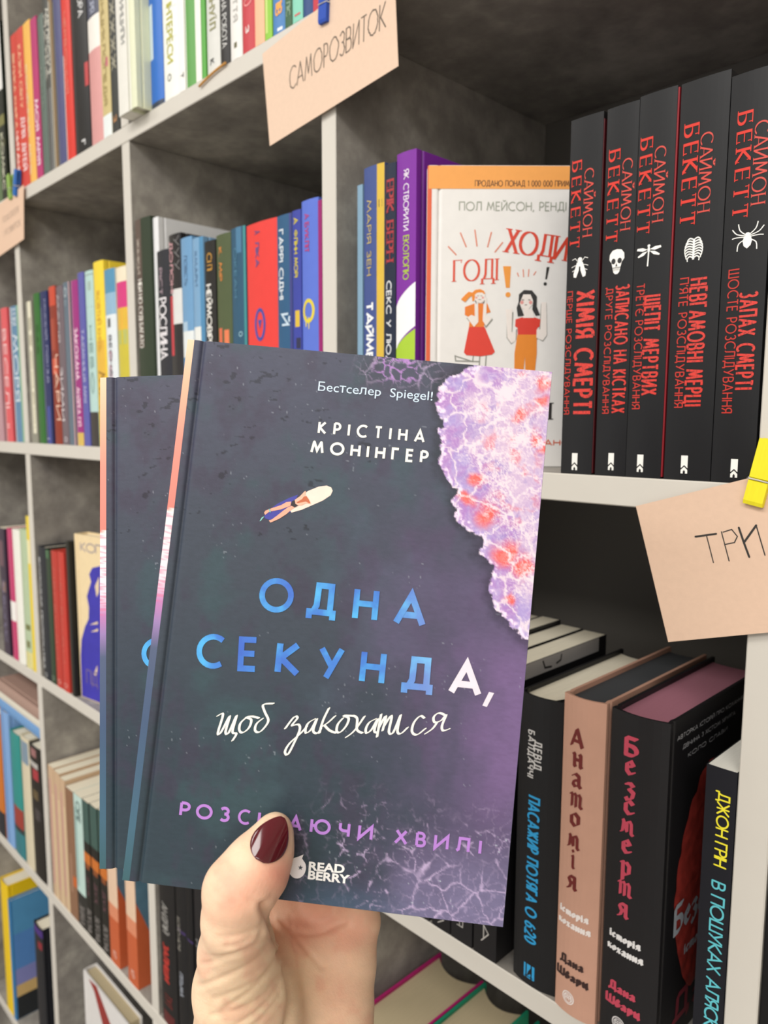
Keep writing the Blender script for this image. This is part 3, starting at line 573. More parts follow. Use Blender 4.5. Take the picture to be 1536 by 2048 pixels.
SB('a28', 'blue hardcover with orange letters on the upper shelf', '4a80bd', 'h', texts=[('ПІВ', 'f0a23a', .25, .8, .4, .72)], patches=[('e8eef2', .4, .8, .92, .97)], group=gA1)
SB('a29', 'dark green spine beside the blue book with orange letters', '2f5d3c', 'p', texts=[('ЛІС', '7d9d80', .2, .8, .5, .8)], group=gA1)
SB('a30', 'mint green spine on the upper shelf, near the hanging card', '83cdb6', 'p', texts=[('ІІ', 'd3484c', .2, .8, .82, .86)], group=gA1)
SB('a31', 'navy blue spine on the upper shelf, above the hanging card', '28467e', 'h', group=gA1)
SB('a32', 'red spine behind the blue clothespin at the top', 'c22c3c', 'p', group=gA1)
# eye level row
SB('b0', 'mauve pink book cut by the left edge of the photo, eye level', 'b89098', 'p')
SB('b1', 'coral red hardcover with white script lettering left of the first divider', 'd95a60', 'h', patches=[('e9b0b0', .0, .2, .7, 1)], texts=[('ВЕСЕЛІ', 'f6dcdc', .3, .8, .15, .75, 'hand', .14), ('ІІ', 'f6c8c8', .3, .7, .86, .9)])
SB('b2', 'steel blue hardcover with white script lettering left of the first divider', '5f86a8', 'h', patches=[('b9d2dd', 0, .18, 0, 1), ('7fa98a', .82, 1, 0, 1)], texts=[('КАЗКИ', 'dfe9f0', .3, .8, .02, .14, 'hand', .14), ('МОРЯ', 'dfe9f0', .3, .8, .2, .7, 'hand', .14)])
SB('b3', 'cream spine with a grey edge, first in the left bay at eye level', '8f8d80', 'p', patches=[('e4dfc8', .35, .85, .0, .93)], texts=[('ВЕСНЯНІ', 'b8b29a', .45, .75, .1, .9)], group=gB0)
SB('b4', 'plain dark green hardcover in the left bay at eye level', '2f6a2c', 'h', texts=[('САД', '24501f', .3, .7, .2, .4)], group=gB0)
SB('b5', 'navy blue hardcover in the left bay at eye level', '272f5e', 'h', patches=[('7d7f9c', .1, .22, .1, 1), ('3d4a98', .45, .8, .75, 1)], texts=[('НІЧНИЙ ПОЇЗД', 'a9accb', .65, .85, .05, .6), ('І', 'c7c9dd', .3, .6, .95, .98)], group=gB0)
SB('b6', 'rust red spine fading to brown in the left bay at eye level', '8a3322', 'h', patches=[('c8452a', .0, .9, .0, .12), ('a5422c', .1, .7, .2, .4), ('d0563a', .1, .8, .45, .55)], texts=[('ЧАРИ', 'f0cdb8', .5, .95, .42, .85, 'hand', .16)], group=gB0)
SB('b7', 'mauve grey hardcover with white script in the left bay', '6f6168', 'h', texts=[('МАГІЯ', 'e8dfe2', .1, .45, .05, .35, 'hand', .14), ('ЗИМИ', 'e8dfe2', .1, .6, .5, .85, 'hand', .16), ('О', 'e0d6da', .4, .8, .95, .98)], group=gB0)
SB('b8', 'slate grey hardcover with a pale swirl near its top', '60707e', 'h', texts=[('О', 'b9c4cb', .2, .7, .03, .09), ('О', '9fb0bb', .2, .6, .11, .14)], patches=[('d9a8a8', .9, 1, 0, 1)], group=gB0)
SB('b10', 'magenta hardcover with white and pink lettering, eye level', '9c2f7c', 'h', patches=[('e8b4cc', .0, .1, 0, 1), ('d4b458', 0, 1, .92, 1)], texts=[('ЗАКОХАНА', 'f3d3e4', .3, .8, .28, .6), ('АНДРЕА ГІЛ', 'f3d3e4', .3, .8, .64, .88)], group=gB0)
SB('b11', 'violet blue hardcover with small grey capitals, eye level', '5c5ca6', 'h', texts=[('ТАЄМНИЦЯ МРІЇ', 'b8b8da', .35, .75, .32, .75)], group=gB0)
SB('b12', 'pale mint hardcover with a black line drawing and dark foot', 'b4d2ce', 'h', patches=[('35302e', 0, 1, .8, 1), ('7a8a86', .0, 1, .02, .025), ('7a7a60', .35, .75, .06, .11), ('5f706c', 0, 1, .2, .205), ('8fb7b2', .4, .8, .4, .6)], texts=[('НЕБО', '86a6a2', .35, .75, .3, .7)], group=gB0)
SB('b13', 'tall bright yellow hardcover with orange script, eye level', 'efd23f', 'h', patches=[('e3b43c', .1, .9, .42, 1)], texts=[('ЖОВТИЙ КНЯЗЬ', 'd9a436', .3, .65, .15, .48, 'hand', .14), ('МАЯК', 'a47a2a', .2, .8, .58, .95, 'hand', .16)], group=gB0)
SB('b14', 'white and sky blue spine with a little black bird', 'dfe6ea', 'h', patches=[('4f8fb4', 0, 1, 0, .13), ('8fb4cf', 0, 1, .13, .25), ('2a2a30', .25, .55, .27, .32)], texts=[('РОМАН', 'b66a86', .25, .55, .45, .95), ('ВЕСНА', '6a6a72', .3, .6, .36, .6)], group=gB0)
SB('b15', 'rainbow coloured spine last before the second divider, eye level', 'c9bb3e', 'h', patches=[('eadfc6', 0, 1, 0, .08), ('d2347c', 0, 1, .08, .22), ('e8b03a', 0, 1, .22, .34), ('6fb0a0', 0, 1, .34, .42), ('3f8fcf', 0, 1, .42, .58), ('8fa860', 0, 1, .58, .72), ('c9c23e', .0, 1, .72, .88)], group=gB0)
SB('b16', 'tall dark olive green hardcover with white words, first in the middle bay', '2e3a2a', 'h', patches=[('5a4a42', 0, .45, .0, 1)], texts=[('ЖІНКИ', 'b8aea2', .1, .32, .14, .42), ('НІБИ НО СУДІ БАГАТО', 'efece4', .1, .42, .46, 1)], group=gB1)
SB('b17', 'tall white hardcover rising behind the dark books of the middle bay', 'e3e4e6', 'h', 'w', group=gB1, d=.125)
SB('b18', 'black hardcover with mauve words and a white curly title', '2b2c33', 'h', texts=[('РІСТ', '9a8892', .15, .5, .15, .4), ('РОСЛИНА', 'e8e4e8', .1, .75, .42, .98, 'hand', .18)], x=.4228, w=.0262, y0=0., group=gB1)
SB('b19', 'glossy black hardcover with a pink name, white wedge and red line', '2a292b', 'h', rough=.15, patches=[('c43a44', .0, .3, .5, 1), ('d8d8d6', .25, 1, .45, .74)], texts=[('ДОЛОНІ', 'c99aa0', .05, .4, .05, .48), ('УУУ', '8a8888', .5, .9, .02, .3, 'hand', .08)], x=.4495, w=.0246, group=gB1)
SB('b20', 'sky blue hardcover with snowy foot, first of the two blue twins', '6f9cc4', 'h', rough=.2, patches=[('dfe4e4', 0, 1, .78, 1), ('a9c3d8', .0, .5, .7, .78)], texts=[('ПОВІСТЬ', '55789c', .3, .6, .15, .4)], group=gB1)
SB('b21', 'sky blue hardcover with a darker right edge, second of the two blue twins', '7aa4c8', 'h', rough=.2, patches=[('e4e6e2', 0, .7, .74, 1), ('4a86b0', .7, 1, 0, 1)], texts=[('ХМАРИ', '5a7ea2', .2, .5, .1, .4)], group=gB1)
SB('b22', 'black hardcover with gold initials and white title, middle bay', '23211f', 'h', texts=[('СІ', 'b98a3a', .25, .75, .1, .18), ('ПІ', 'b98a3a', .25, .75, .2, .25), ('НЕЙМОВІРНА', 'e3e1dc', .1, .65, .36, .98)], group=gB1)
SB('b23', 'olive green hardcover with orange name and orange arches', '4f5a3c', 'h', texts=[('К. МІР', 'd9863c', .2, .45, .1, .38)], patches=[('dc6a48', .1, .35, .76, .92), ('e27a50', .5, .8, .78, .94)], group=gB1)
SB('b24', 'dark teal blue hardcover with a teal right edge, middle bay', '2f5670', 'h', patches=[('3a8a8e', .86, 1, 0, 1), ('46789a', .4, .75, .0, .2)], texts=[('ОКЕАН', '4f7f98', .2, .45, .15, .55), ('О', 'a5d0dc', .5, .75, .82, .86)], group=gB1)
SB('b25', 'thick bright red hardcover with a blue round emblem, middle bay', 'e2413c', 'h', texts=[('А', '4a4a80', .3, .5, .06, .09), ('ЛІКА', '54508a', .32, .46, .14, .34)], group=gB1)
SB('b26', 'steel blue hardcover with white capitals, right of the thick red book', '2f5a80', 'h', texts=[('ГАРРІ СІДНІ', 'dbe4ec', .15, .5, .1, .62), ('Й', 'c9dcea', .3, .8, .72, .82)], patches=[('3a3a80', .86, 1, 0, 1)], group=gB1)
SB('b27', 'indigo spine with yellow lettering, middle bay', '3c46a0', 'h', texts=[('А', 'c8b83c', .2, .7, .05, .1), ('ФЛІНН МОРІ', 'cdbd3c', .25, .7, .14, .48)], patches=[('d9b83a', .3, .8, .72, .84), ('26284a', .4, .9, .92, 1)], group=gB1)
SB('b28', 'periwinkle blue hardcover with pink letters and yellow ring', '5c74d0', 'h', texts=[('А', 'b0407c', .2, .5, .09, .13), ('БУКЛІТ', 'b0407c', .2, .5, .15, .36)], group=gB1)
SB('b29', 'thin magenta spine against the third divider', '95206a', 'p', group=gB1)
SB('b30', 'thin light blue spine against the divider, first in the right bay', '7fa0b8', 'p', group=gB2)
SB('b31', 'indigo book with a mustard stripe and white title, right bay', '44548e', 'h', patches=[('d6b23a', .68, 1, 0, 1), ('2c2c40', .66, .9, .115, .14), ('2c2c40', .66, .9, .22, .245), ('2c2c40', .66, .9, .345, .37)], texts=[('Марія Зен'.upper(), 'c9b46a', .18, .42, .107, .36, 'hand', .14), ('ТАЙМБОКСИНГ', 'eef0f2', .12, .52, .445, .9, 'sans', .22)], group=gB2)
SB('b32', 'dark navy spine with a red name and white capitals, right bay', '20283c', 'h', texts=[('ЕРІК БЕРН', 'a8343c', .15, .9, .05, .32, 'serif', .2), ('СЕКС У ЛЮДСЬКИХ', 'd8dade', .2, .7, .38, .8)], group=gB2)
def purple_book():
    r = SB('b33', 'purple hardcover with a white and lime lower corner, right bay', '7d2f9c', 'h', texts=[('ЯК СТВОРИТИ', 'f0e6f4', .4, .68, .055, .245, 'sans', .13), ('ЕКОЛОГІЮ', 'b9d23a', .4, .7, .26, .40, 'hand', .14)], group=gB2)
    root, w, h, d, b = BOOKS['b33']; f = spine_fn(w, b)
    def part(nm, col, zt, zb0, k):
        V = []; F = []; n = 8
        for i in range(n+1):
            x = .0001+(w-.0002)*i/n; q = h*(1-(zt-(zt-zb0)*0)) ; z1 = h*(1-zt)+(i/n)**.7*k; z0 = h*(1-zb0)+((i/n)**.7*k if zb0 < .99 else 0)
            V += [f(x, max(.0004, z0), -.00006), f(x, z1, -.00006)]
        F = [(2*i, 2*i+2, 2*i+3, 2*i+1) for i in range(n)]
        mesh(nm, V, F, mat(col, .42, .05, 90, .45), r)
    part('white_corner', 'efeef0', .48, .62, .016); part('lime_corner', 'a6c832', .62, 1.0, .014)
purple_book()
def emblem(key, col, cx, cz, r, name='spine_emblem', up=1.3, hollow=True, extra=()):
    root, w, h, d, b = BOOKS[key]; f = spine_fn(w, b)
    ps = miter(arc(cx*w, h*(1-cz), r*w, r*w*up, 0, 360, 20), r*w*.45) if hollow else [disc(cx*w, h*(1-cz), r*w, r*w*up)]
    ps += [[(p[0]*w, h*(1-p[1])) for p in q] for q in extra]
    lay(name, ps, lambda a, b2, e: f(a, b2, e+.00006), mat(col, .4, .1, 300), root)
emblem('b25', '3f4a9c', .45, .43, .15, up=1.9, extra=[[(.38, .41), (.52, .41), (.45, .45)]])
emblem('b28', 'e0cc3c', .42, .42, .3, extra=[[(.22, .44), (.32, .44), (.3, .48), (.24, .48)], [(.4, .445), (.5, .445), (.47, .49), (.43, .49)]])
# shelf below
SB('c1', 'dark plum patterned spine cut by the left edge of the photo', '3a2c40', 'p', patches=[('6b4a56', .1, .7, .1, .3), ('8a6a5a', .3, .8, .42, .5)], texts=[('ЖИВОПИС', '8f8aa8', .3, .7, .4, .9, 'hand', .12)])
SB('c2', 'magenta spine with a white block, shelf below, far left bay', 'c03a6c', 'h', patches=[('efece8', 0, 1, .55, .7)])
SB('c3', 'white spine beside the magenta one, shelf below', 'ecebe2', 'h', 'w')
SB('c4', 'pale sage green spine beside the white one, shelf below', 'b2c4a2', 'h', patches=[('6f7440', .3, .9, .68, .72), ('7a7c50', .3, .8, .8, .85), ('e0d48a', .1, 1, .88, 1)])
SB('c5', 'tall yellow spine against the left divider, shelf below', 'e6cc3e', 'h', patches=[('efe6b4', 0, .8, .15, .3)])
SB('c6', 'black spine with tall white lettering, first past the left divider', '23262e', 'h', texts=[('ВОЛОДАР ПРОРОЦТВА', 'cfd0d2', .1, .38, .08, .93), ('О', 'c8c8c8', .3, .6, .95, .98)], group=gC0)
SB('c7', 'dark green spine beside the black lettered one, shelf below', '2c3f2c', 'h', patches=[('4b7a50', .1, .6, .0, .06)], texts=[('О', '8aa08a', .2, .8, .94, .97)], group=gC0)
SB('c8', 'red spine with a faint ring at its foot, left of its red twin', 'b8392f', 'h', texts=[('ЛЕГЕНДИ', 'd96a5c', .3, .6, .1, .8), ('О', 'e8a89c', .2, .8, .94, .97)], group=gC0)
SB('c8b', 'red spine with a faint ring at its foot, right of its red twin', 'c23c32', 'h', texts=[('ЛЕГЕНДИ', 'd96a5c', .3, .6, .1, .8), ('О', 'e8a89c', .2, .8, .94, .97)], group=gC0)
SB('c9', 'tall black book between the red twins and the blue woman cover', '24241f', 'h', group=gC0)
# right bay, shelf below
SB('g1', 'slim black novel, leftmost of the three under the held book corner', '1c1b1d', 'p', h=.2225, rough=.3, texts=[('ФАНТОМ', 'b9b5b0', .35, .7, .3, .985, 'hand', .12)], group=gC2)
SB('g2', 'slim black novel, middle one of the three under the held book corner', '1e1d1f', 'p', h=.2190, texts=[('ІМПЕРІЯ', 'b9b5b0', .3, .6, .3, .95, 'hand', .12)], group=gC2)
r0 = SB('g3', 'black novel with two columns of grey script, beside the gap', '1c1b1d', 'p', texts=[('ВЕЛИКА КНИГА', 'b9b5b0', .35, .7, .1, .95, 'hand', .12), ('ЖАХІВ', '8f8a86', .05, .3, .3, .88, 'hand', .12)], h=.2185, group=gC2)
lay('pale_cover_band', [[(.002, .207), (.13, .207), (.13, .2183), (.002, .2183)]], lambda a, c, e: (BOOKS['g3'][1]+.00012+e, a, c), mat('a9a6a4', .5), r0)
lay('band_marks', miter([(.05, .2165), (.053, .2105), (.062, .2095)], .0016)+miter([(.075, .2165), (.074, .212), (.068, .2105)], .0016), lambda a, c, e: (BOOKS['g3'][1]+.0002+e, a, c), mat('2c2b2b'), r0)
r = SB('p1', 'black thriller spine with bright blue slanted title', '1b1b1d', 'h', 'c', group=gC2, h=.2095, bulge=.0035, concave=.004)
r2 = SB('p2', 'dusty pink hardcover with dark red blackletter title', 'c79a85', 'h', 'k', group=gC2, bulge=.003, h=.2185, d=.15, concave=.003)
r3 = SB('p3', 'thick black hardcover with rose blackletter title and mauve page edges', '1f1e20', 'h', 'p', group=gC2, bulge=.003, w=.0372, d=.15, concave=.003)
r4 = SB('p4', 'slim black paperback with yellow and turquoise brush lettering', '1a1b22', 'p', 'w', group=gC2, d=.13)
def spine_box(key, box, pad=0):     # world box (x0, x1, ztop, zbottom) -> local
    x0 = BOOKS[key][0].location.x; return (box[0]-x0, box[1]-x0, box[2], box[3])
def sw(key, s, col, box, **k):
    root, w, h, d, b = BOOKS[key]; return spine_word(root, s, col, w, h, b, spine_box(key, box), lift=.00008, **k)
sw('p1', 'ДЕВІД', 'd8d6d4', P1['dev'], wt=.18, gap=.35); sw('p1', 'БАЛДАЧЧІ', 'd8d6d4', P1['bal'], wt=.18, gap=.35)
sw('p1', 'ПАСАЖИР ПОТЯГА О 6:20', '2f9fd8', P1['tit'], wt=.25, gap=.28)
def logo_blue():
    root, w, h, d, b = BOOKS['p1']; x0, x1, z0, z1 = spine_box('p1', P1['logo'])
    spine_patch(root, '2f9fd8', w, h, b, (x0, x1, z0, z1), name='publisher_mark', lift=-.00003)
    lay('publisher_leaf', [[(x0+.0028, z1+.0015), (x1-.0018, (z0+z1)/2), (x1-.003, z0-.002), (x0+.004, (z0+z1)/2)], [(x0+.001, z1+.001), (x1-.001, z1+.001), (x1-.001, z1+.0016), (x0+.001, z1+.0016)]], lambda a, c, e: (a, spine_fn(w, b)(a, c, 0)[1]-.00025-e, c), mat('1b1b1d'), root)
logo_blue()
def upright(key, s, pts, col, size, wt=.2, style='nib'):
    root, w, h, d, b = BOOKS[key]; f = spine_fn(w, b); ps = []
    for ch, (X, Z) in zip(s, pts):
        k = 1.15 if ch.isupper() else 1.0; hh = size*(1.35 if ch.isupper() else 1.0)
        wd2 = size*(1.0 if ch.isupper() or ch in 'тм' else .78) if ch != 'і' else size*.3
        for p in letters(ch, wd2, hh/ (1 if ch.isupper() else .62), style, wt*(.66 if not ch.isupper() else .85), .0, step=.0015):
            ps.append([(X-root.location.x-wd2/2+a, Z-hh/2+bb) for a, bb in p])
    lay('blackletter_title', ps, lambda a, c, e: f(a, c, e+.00006), mat(col, .4, .1, 300), root)
upright('p2', 'Анатомія', P2['let'], '6e2422', .0098)
upright('p3', 'Безсмертя', P3['let'], 'c2475c', .0095)
def slanted(key, s, seg, hgt, col, style='nib', wt=.22, name='spine_lettering'):
    root, w, h, d, b = BOOKS[key]; f = spine_fn(w, b); (xa, za), (xb, zb2) = seg; xa -= root.location.x; xb -= root.location.x; zb2 = za
    ps = letters(s, xb-xa, hgt, style, wt, .26, step=.0018)
    lay(name, ps, lambda a, c, e: f(xa+a, za+c, e+.00006), mat(col, .4, .1, 300), root)
for key, P, c1, c2 in (('p2', P2, 'efe6e2', '3a2624'), ('p3', P3, 'e8e6e6', 'c2475c')):
    slanted(key, 'історія', P['l1'], .0058, c1); slanted(key, 'кохання', P['l2'], .0058, c1)
    slanted(key, 'Дана', [(P['l3'][0][0], P['l3'][0][1]-.002), P['l3'][1]], .0066, c2); slanted(key, 'Шварц', [(P['l4'][0][0], P['l4'][0][1]-.0035), P['l4'][1]], .0066, c2)
def round_mark(key, pt, col, r=.0042):
    root, w, h, d, b = BOOKS[key]; f = spine_fn(w, b); cx, cz = pt[0]-root.location.x, pt[1]
    ps = miter(arc(cx, cz, r, r, 0, 360, 24), r*.18)+miter(arc(cx, cz, r*.72, r*.72, 0, 360, 20), r*.14)
    for i in range(4): ps += miter([(cx-r*.5+i*r*.33, cz-r*.4), (cx-r*.5+i*r*.33, cz+r*.4)], r*.14)
    ps += miter([(cx-r*.5, cz), (cx+r*.5, cz)], r*.14)+miter([(cx-r*.45, cz+r*.38), (cx+r*.45, cz+r*.38)], r*.14)
    lay('publisher_mark', ps, lambda a, c, e: f(a, c, e+.00006), mat(col, .4, .1, 300), root)
round_mark('p2', P2['em'], 'efe6e2'); round_mark('p3', P3['em'], 'd8d4d4')
sw('p4', 'ДЖОН ГРІН', 'f2e63a', P4['a'], style='hand', wt=.13, gap=.14); sw('p4', 'В ПОШУКАХ АЛЯСКИ', '63c3cf', P4['b'], style='hand', wt=.13, gap=.14)
def heart_cover():
    """right-hand board of the thick black book: a dark red anatomical heart and silver words"""
    root, w, h, d, b = BOOKS['p3']; rr = random.Random(3)
    pts = [(.028, .062), (.02, .09), (.022, .12), (.03, .145), (.045, .168), (.062, .178), (.082, .172), (.098, .15), (.104, .12), (.1, .09), (.085, .06), (.066, .035), (.05, .028), (.038, .04)]
    c = catmull(pts+[pts[0]], 5)[:-1]; cy, cz = .062, .105; V = []; F = []; R = 7
    for k in range(R):
        s = 1-k/R
        for i, (y, z) in enumerate(c):
            q = (y-cy)*s; p = (z-cz)*s; n = noise.noise(Vector((y*s*90+3, z*s*160, k*.9)))+.5*math.sin(i*1.7+k*2.1)
            V.append((w+.0001+.0007*(1-s)**.6+.0012*max(0, n), cy+q, cz+p))
    V.append((w+.0009, cy, cz)); n = len(c)
    for k in range(R-1):
        for i in range(n): F.append((k*n+i, (k*n+(i+1) % n), ((k+1)*n+(i+1) % n), ((k+1)*n+i)))
    for i in range(n): F.append(((R-1)*n+i, (R-1)*n+(i+1) % n, R*n))
    mesh('printed_heart', V, F, mat('a63a32', .35, .65, 130, .5, bump=.9), root, smooth=True)
    silver = mat('b5bcc4', .3, .1, 200)
    fx = lambda a, c2, e: (w+.0014+e, a, c2)
    ps = [[(.018+a, .078+bb) for a, bb in p] for p in letters('Безсмертя', .112, .020, 'nib', .14, .18)]
    ps += [[(.034+a, .058+bb) for a, bb in p] for p in letters('історія кохання', .075, .008, 'nib', .16, .2)]
    lay('silver_title', ps, fx, silver, root)
    fx2 = lambda a, c2, e: (w+.00012+e, a, c2)
    ps = [[(.022+a, .012+bb) for a, bb in p] for p in letters('Дана', .09, .02, 'nib', .16, .25)]
    lay('author_name', ps, fx2, mat('8c2f3c'), root)
    ps = []
    for i, s in enumerate(('АВТОРКА ІСТОРІЙ ПРО КОХАННЯ', 'ДІВЧИНА З ХІСТОМ ХІРУРГА', 'КОЛО СЛАВИ')):
        ps += [[(.012+i*.008+a, .205-i*.0075+bb) for a, bb in p] for p in letters(s, .1-i*.02, .003, 'sans', .16, .18)]
    lay('cover_blurb', ps, fx2, mat('a9a9ac'), root)
heart_cover()
# thick paperbacks whose pale page edges show behind the held books
for k, (x0, w0, h0, d0, lab, pg) in enumerate([(.800, .030, .2215, .142, 'black spined paperback with cream page edges, hidden behind the held book', 'c')]):
    BK['h%d' % k] = (x0, w0, h0, 0, 'C'); SB('h%d' % k, lab, '222122', 'p', pg, d=d0, group=gC2)
SB('c20', 'dark book glimpsed past the right-hand divider', '161618', 'h', w=.03, h=.23)
# two shelves below
SB('d0', 'orange and dark blue book cut by the left edge, low shelf', 'c9732e', 'h', patches=[('23262e', 0, 1, .8, 1)])
SB('d1', 'light blue hardcover with a darker stripe, low left', '7fa6d8', 'h', patches=[('5f88c4', .3, .45, 0, 1)], group=gD0)
SB('d2', 'teal green spine with a brick red foot, low left', '2f8f8a', 'h', patches=[('9c3a30', 0, 1, .6, .76), ('2a2f34', 0, 1, .76, .8), ('356a80', 0, 1, .8, 1)], group=gD0)
SB('d3', 'cream spine on the low shelf beside the teal one', 'd6cbb0', 'h', patches=[('7f93a5', .1, .9, .03, .2)], group=gD0)
SB('d4', 'black spine with grey and red figures, low left against the divider', '26221f', 'h', patches=[('9a6a6a', .2, .7, .02, .08), ('b8b4b0', .0, .8, .12, .16), ('a8323c', .3, .8, .17, .25), ('6a5a3a', .2, .7, .33, .4), ('b5aab0', .1, .8, .47, .55), ('6c4a78', .2, .7, .56, .64)], group=gD0)
for kk, lab in (('d5', 'leftmost'), ('d5b', 'middle'), ('d5c', 'rightmost')):
    SB(kk, '%s of three beige and rose paperbacks with cream page tops' % lab, 'c9ab8c', 'p', patches=[('c99a90', .1, .45, .1, .9), ('d8bf9a', .6, .9, .2, 1)], group=gD0)
SB('d6', 'brown spine beside the beige and rose paperbacks, low shelf', '8c6850', 'p', patches=[('c9662e', .6, 1, .66, .74), ('a8826a', .3, .5, .5, .8)], group=gD0)
SB('d7', 'pale mint spine with a black foot, low shelf', 'bdd6cf', 'p', patches=[('2b2a28', 0, 1, .74, 1), ('8fb0ac', .1, .3, .1, .7)], texts=[('ОРЕ', '5f7472', .3, .8, .04, .2), ('ЗИМА', '7f7a76', .2, .8, .82, .98)], group=gD0)
for kk, lab in (('d8', 'first'), ('d9', 'second'), ('d10', 'third')):
    SB(kk, '%s of three black paperbacks with orange flames, low shelf' % lab, '23221f', 'p', patches=[('3d5a54', 0, 1, .0, .3), ('c9702a', 0, 1, .38, .46), ('8a4a22', .2, .8, .46, .5)], texts=[('ВОГОНЬ', '8a8582', .2, .8, .8, .98), ('ДУХ', '6d4a52', .3, .7, .55, .7)], group=gD0)
for kk, lab in (('d11', 'left'), ('d12', 'right')):
    SB(kk, '%s of two orange and beige books with a blue bird cover' % lab, 'c2603a', 'p', patches=[('e2c3a8', 0, 1, 0, .56), ('d98a68', 0, 1, .56, .66)], texts=[('КР', 'e8b8a8', .3, .7, .9, .95)], group=gD0)
    root, w, h, d, b = BOOKS[kk]
    lay('cover_picture', [[(.0006, h-.0006), (.09, h-.0006), (.09, .05), (.05, .03), (.03, .045), (.01, .10), (.0006, .125)]], lambda a, c, e: (w+.00012+e, a, c), mat('56788c', .5, .3, 60), root)
SB('d13', 'black book with grey title and tilted red word, low behind the wrist', '201f20', 'h', texts=[('АНДРІЙ', '9a9894', .2, .6, .05, .28), ('ЗАЛИШИ', 'b5342c', .2, .6, .36, .66, 'sans', .3), ('ТУТ', '7a2c28', .2, .7, .75, .85)], patches=[('5a1e20', .1, .8, .9, 1)], group=gD1, h=.23)
SB('d14', 'slim black book with small grey words, low behind the wrist', '1c1c1e', 'h', texts=[('КОЛО НОЧІ', '8c8880', .1, .45, .08, .32), ('ПІТЬМА', '8d929c', .2, .6, .48, .66, 'sans', .26)], patches=[('3b2a5c', .1, .9, .16, .18), ('6f8494', .2, .8, .9, 1)], group=gD1, h=.235)
SB('d15', 'thin black spine with a purple streak, low behind the wrist', '19191b', 'h', patches=[('3b2a5c', 0, 1, .17, .185)], group=gD1, h=.235)
SB('d16', 'thick black book with a grey vertical title touching the wrist outline', '201f22', 'h', texts=[('ДІВЧИНА', '8f8f8f', .15, .7, .12, .44, 'sans', .14)], group=gD1, h=.235)
SB('d17', 'black book mostly hidden behind the wrist, low shelf', '1e1d20', 'h', group=gD1, h=.235)
BK['m1'] = (.7372, .0560, .221, -.015, 'D'); BK['m2'] = (.7942, .0505, .221, -.015, 'D'); BK['m3'] = (.8460, .04, .221, -.002, 'D')
SB('m1', 'very thick book with magenta boards and beige page tops, bottom right', 'b0206c', 'h', 'd', d=.1355, concave=.011, bulge=.004)
SB('m2', 'very thick book with green boards and beige page tops, bottom right', '1f8a68', 'h', 'd', d=.1355, concave=.011, bulge=.004)
SB('m3', 'teal green boxed book at the foot of the right bay', '1c9070', 'h', 'd', d=.1355, h=.205)
SB('e1', 'tall yellow hardcover with a wide yellow board, bottom left', 'eec81e', 'h', h=.262, d=.2)
SB('e2', 'hardcover with a blue sky and palm picture on its board, bottom left', '3f7fb4', 'h', w=.0115, h=.238, d=.2)
def sky_cover():
    root, w, h, d, b = BOOKS['e2']
    for nm, col, z0, z1 in (('sky_upper', '5b9ccb', .17, .2375), ('sky_middle', '5c8fd0', .1, .17), ('sky_lower', '8c8fca', .068, .1), ('sunset_band', 'd9b678', .045, .068), ('dark_ground', '26292c', .0005, .045)):
        lay(nm, [[(.004, z0), (d, z0), (d, z1), (.004, z1)]], lambda a, c, e: (w+.00012+e, a, c), mat(col, .4, .12, 30), root)
    ps = []
    for i in range(7):
        an = math.radians(20+i*23); ps += miter([(.12, .068), (.12+.035*math.cos(an), .068+.03*math.sin(an))], .004)
    ps += miter([(.12, .04), (.12, .07)], .004)
    lay('palm_silhouette', ps, lambda a, c, e: (w+.0003+e, a, c), mat('2c2f24'), root)
sky_cover()
SB('e3', 'tall black hardcover with a purple top band, bottom left', '24252a', 'h', patches=[('46287c', .05, 1, .01, .06), ('8f2430', .5, .9, .1, .15)], h=.262, group='books on the lowest visible shelf')
# lying books on top of the low left row
def lying(label, x0, x1, z, th, col, y0=.004, d=.15):
    root = empty('hardcover_book', (x0, y0, z)); tag(root, label, 'book', 'books lying on top of the low left row')
    W = x1-x0
    make_book(root, th, W, d, col, 'h', 'w', fmap=lambda x, y, zz: (zz, y, x))
    return root
zt = ROWZ['D']+.2462
lying('blue book lying flat, lowest of the stack on the low left row', -.2290, -.002, zt, .018, '6f9ccf')
lying('thin white book lying flat, second from the bottom of the low left stack', -.222, -.004, zt+.0184, .012, 'd9d4c6')
lying('brown pink book lying flat, topmost of the low left stack', -.216, -.006, zt+.0308, .020, 'a88a7e')
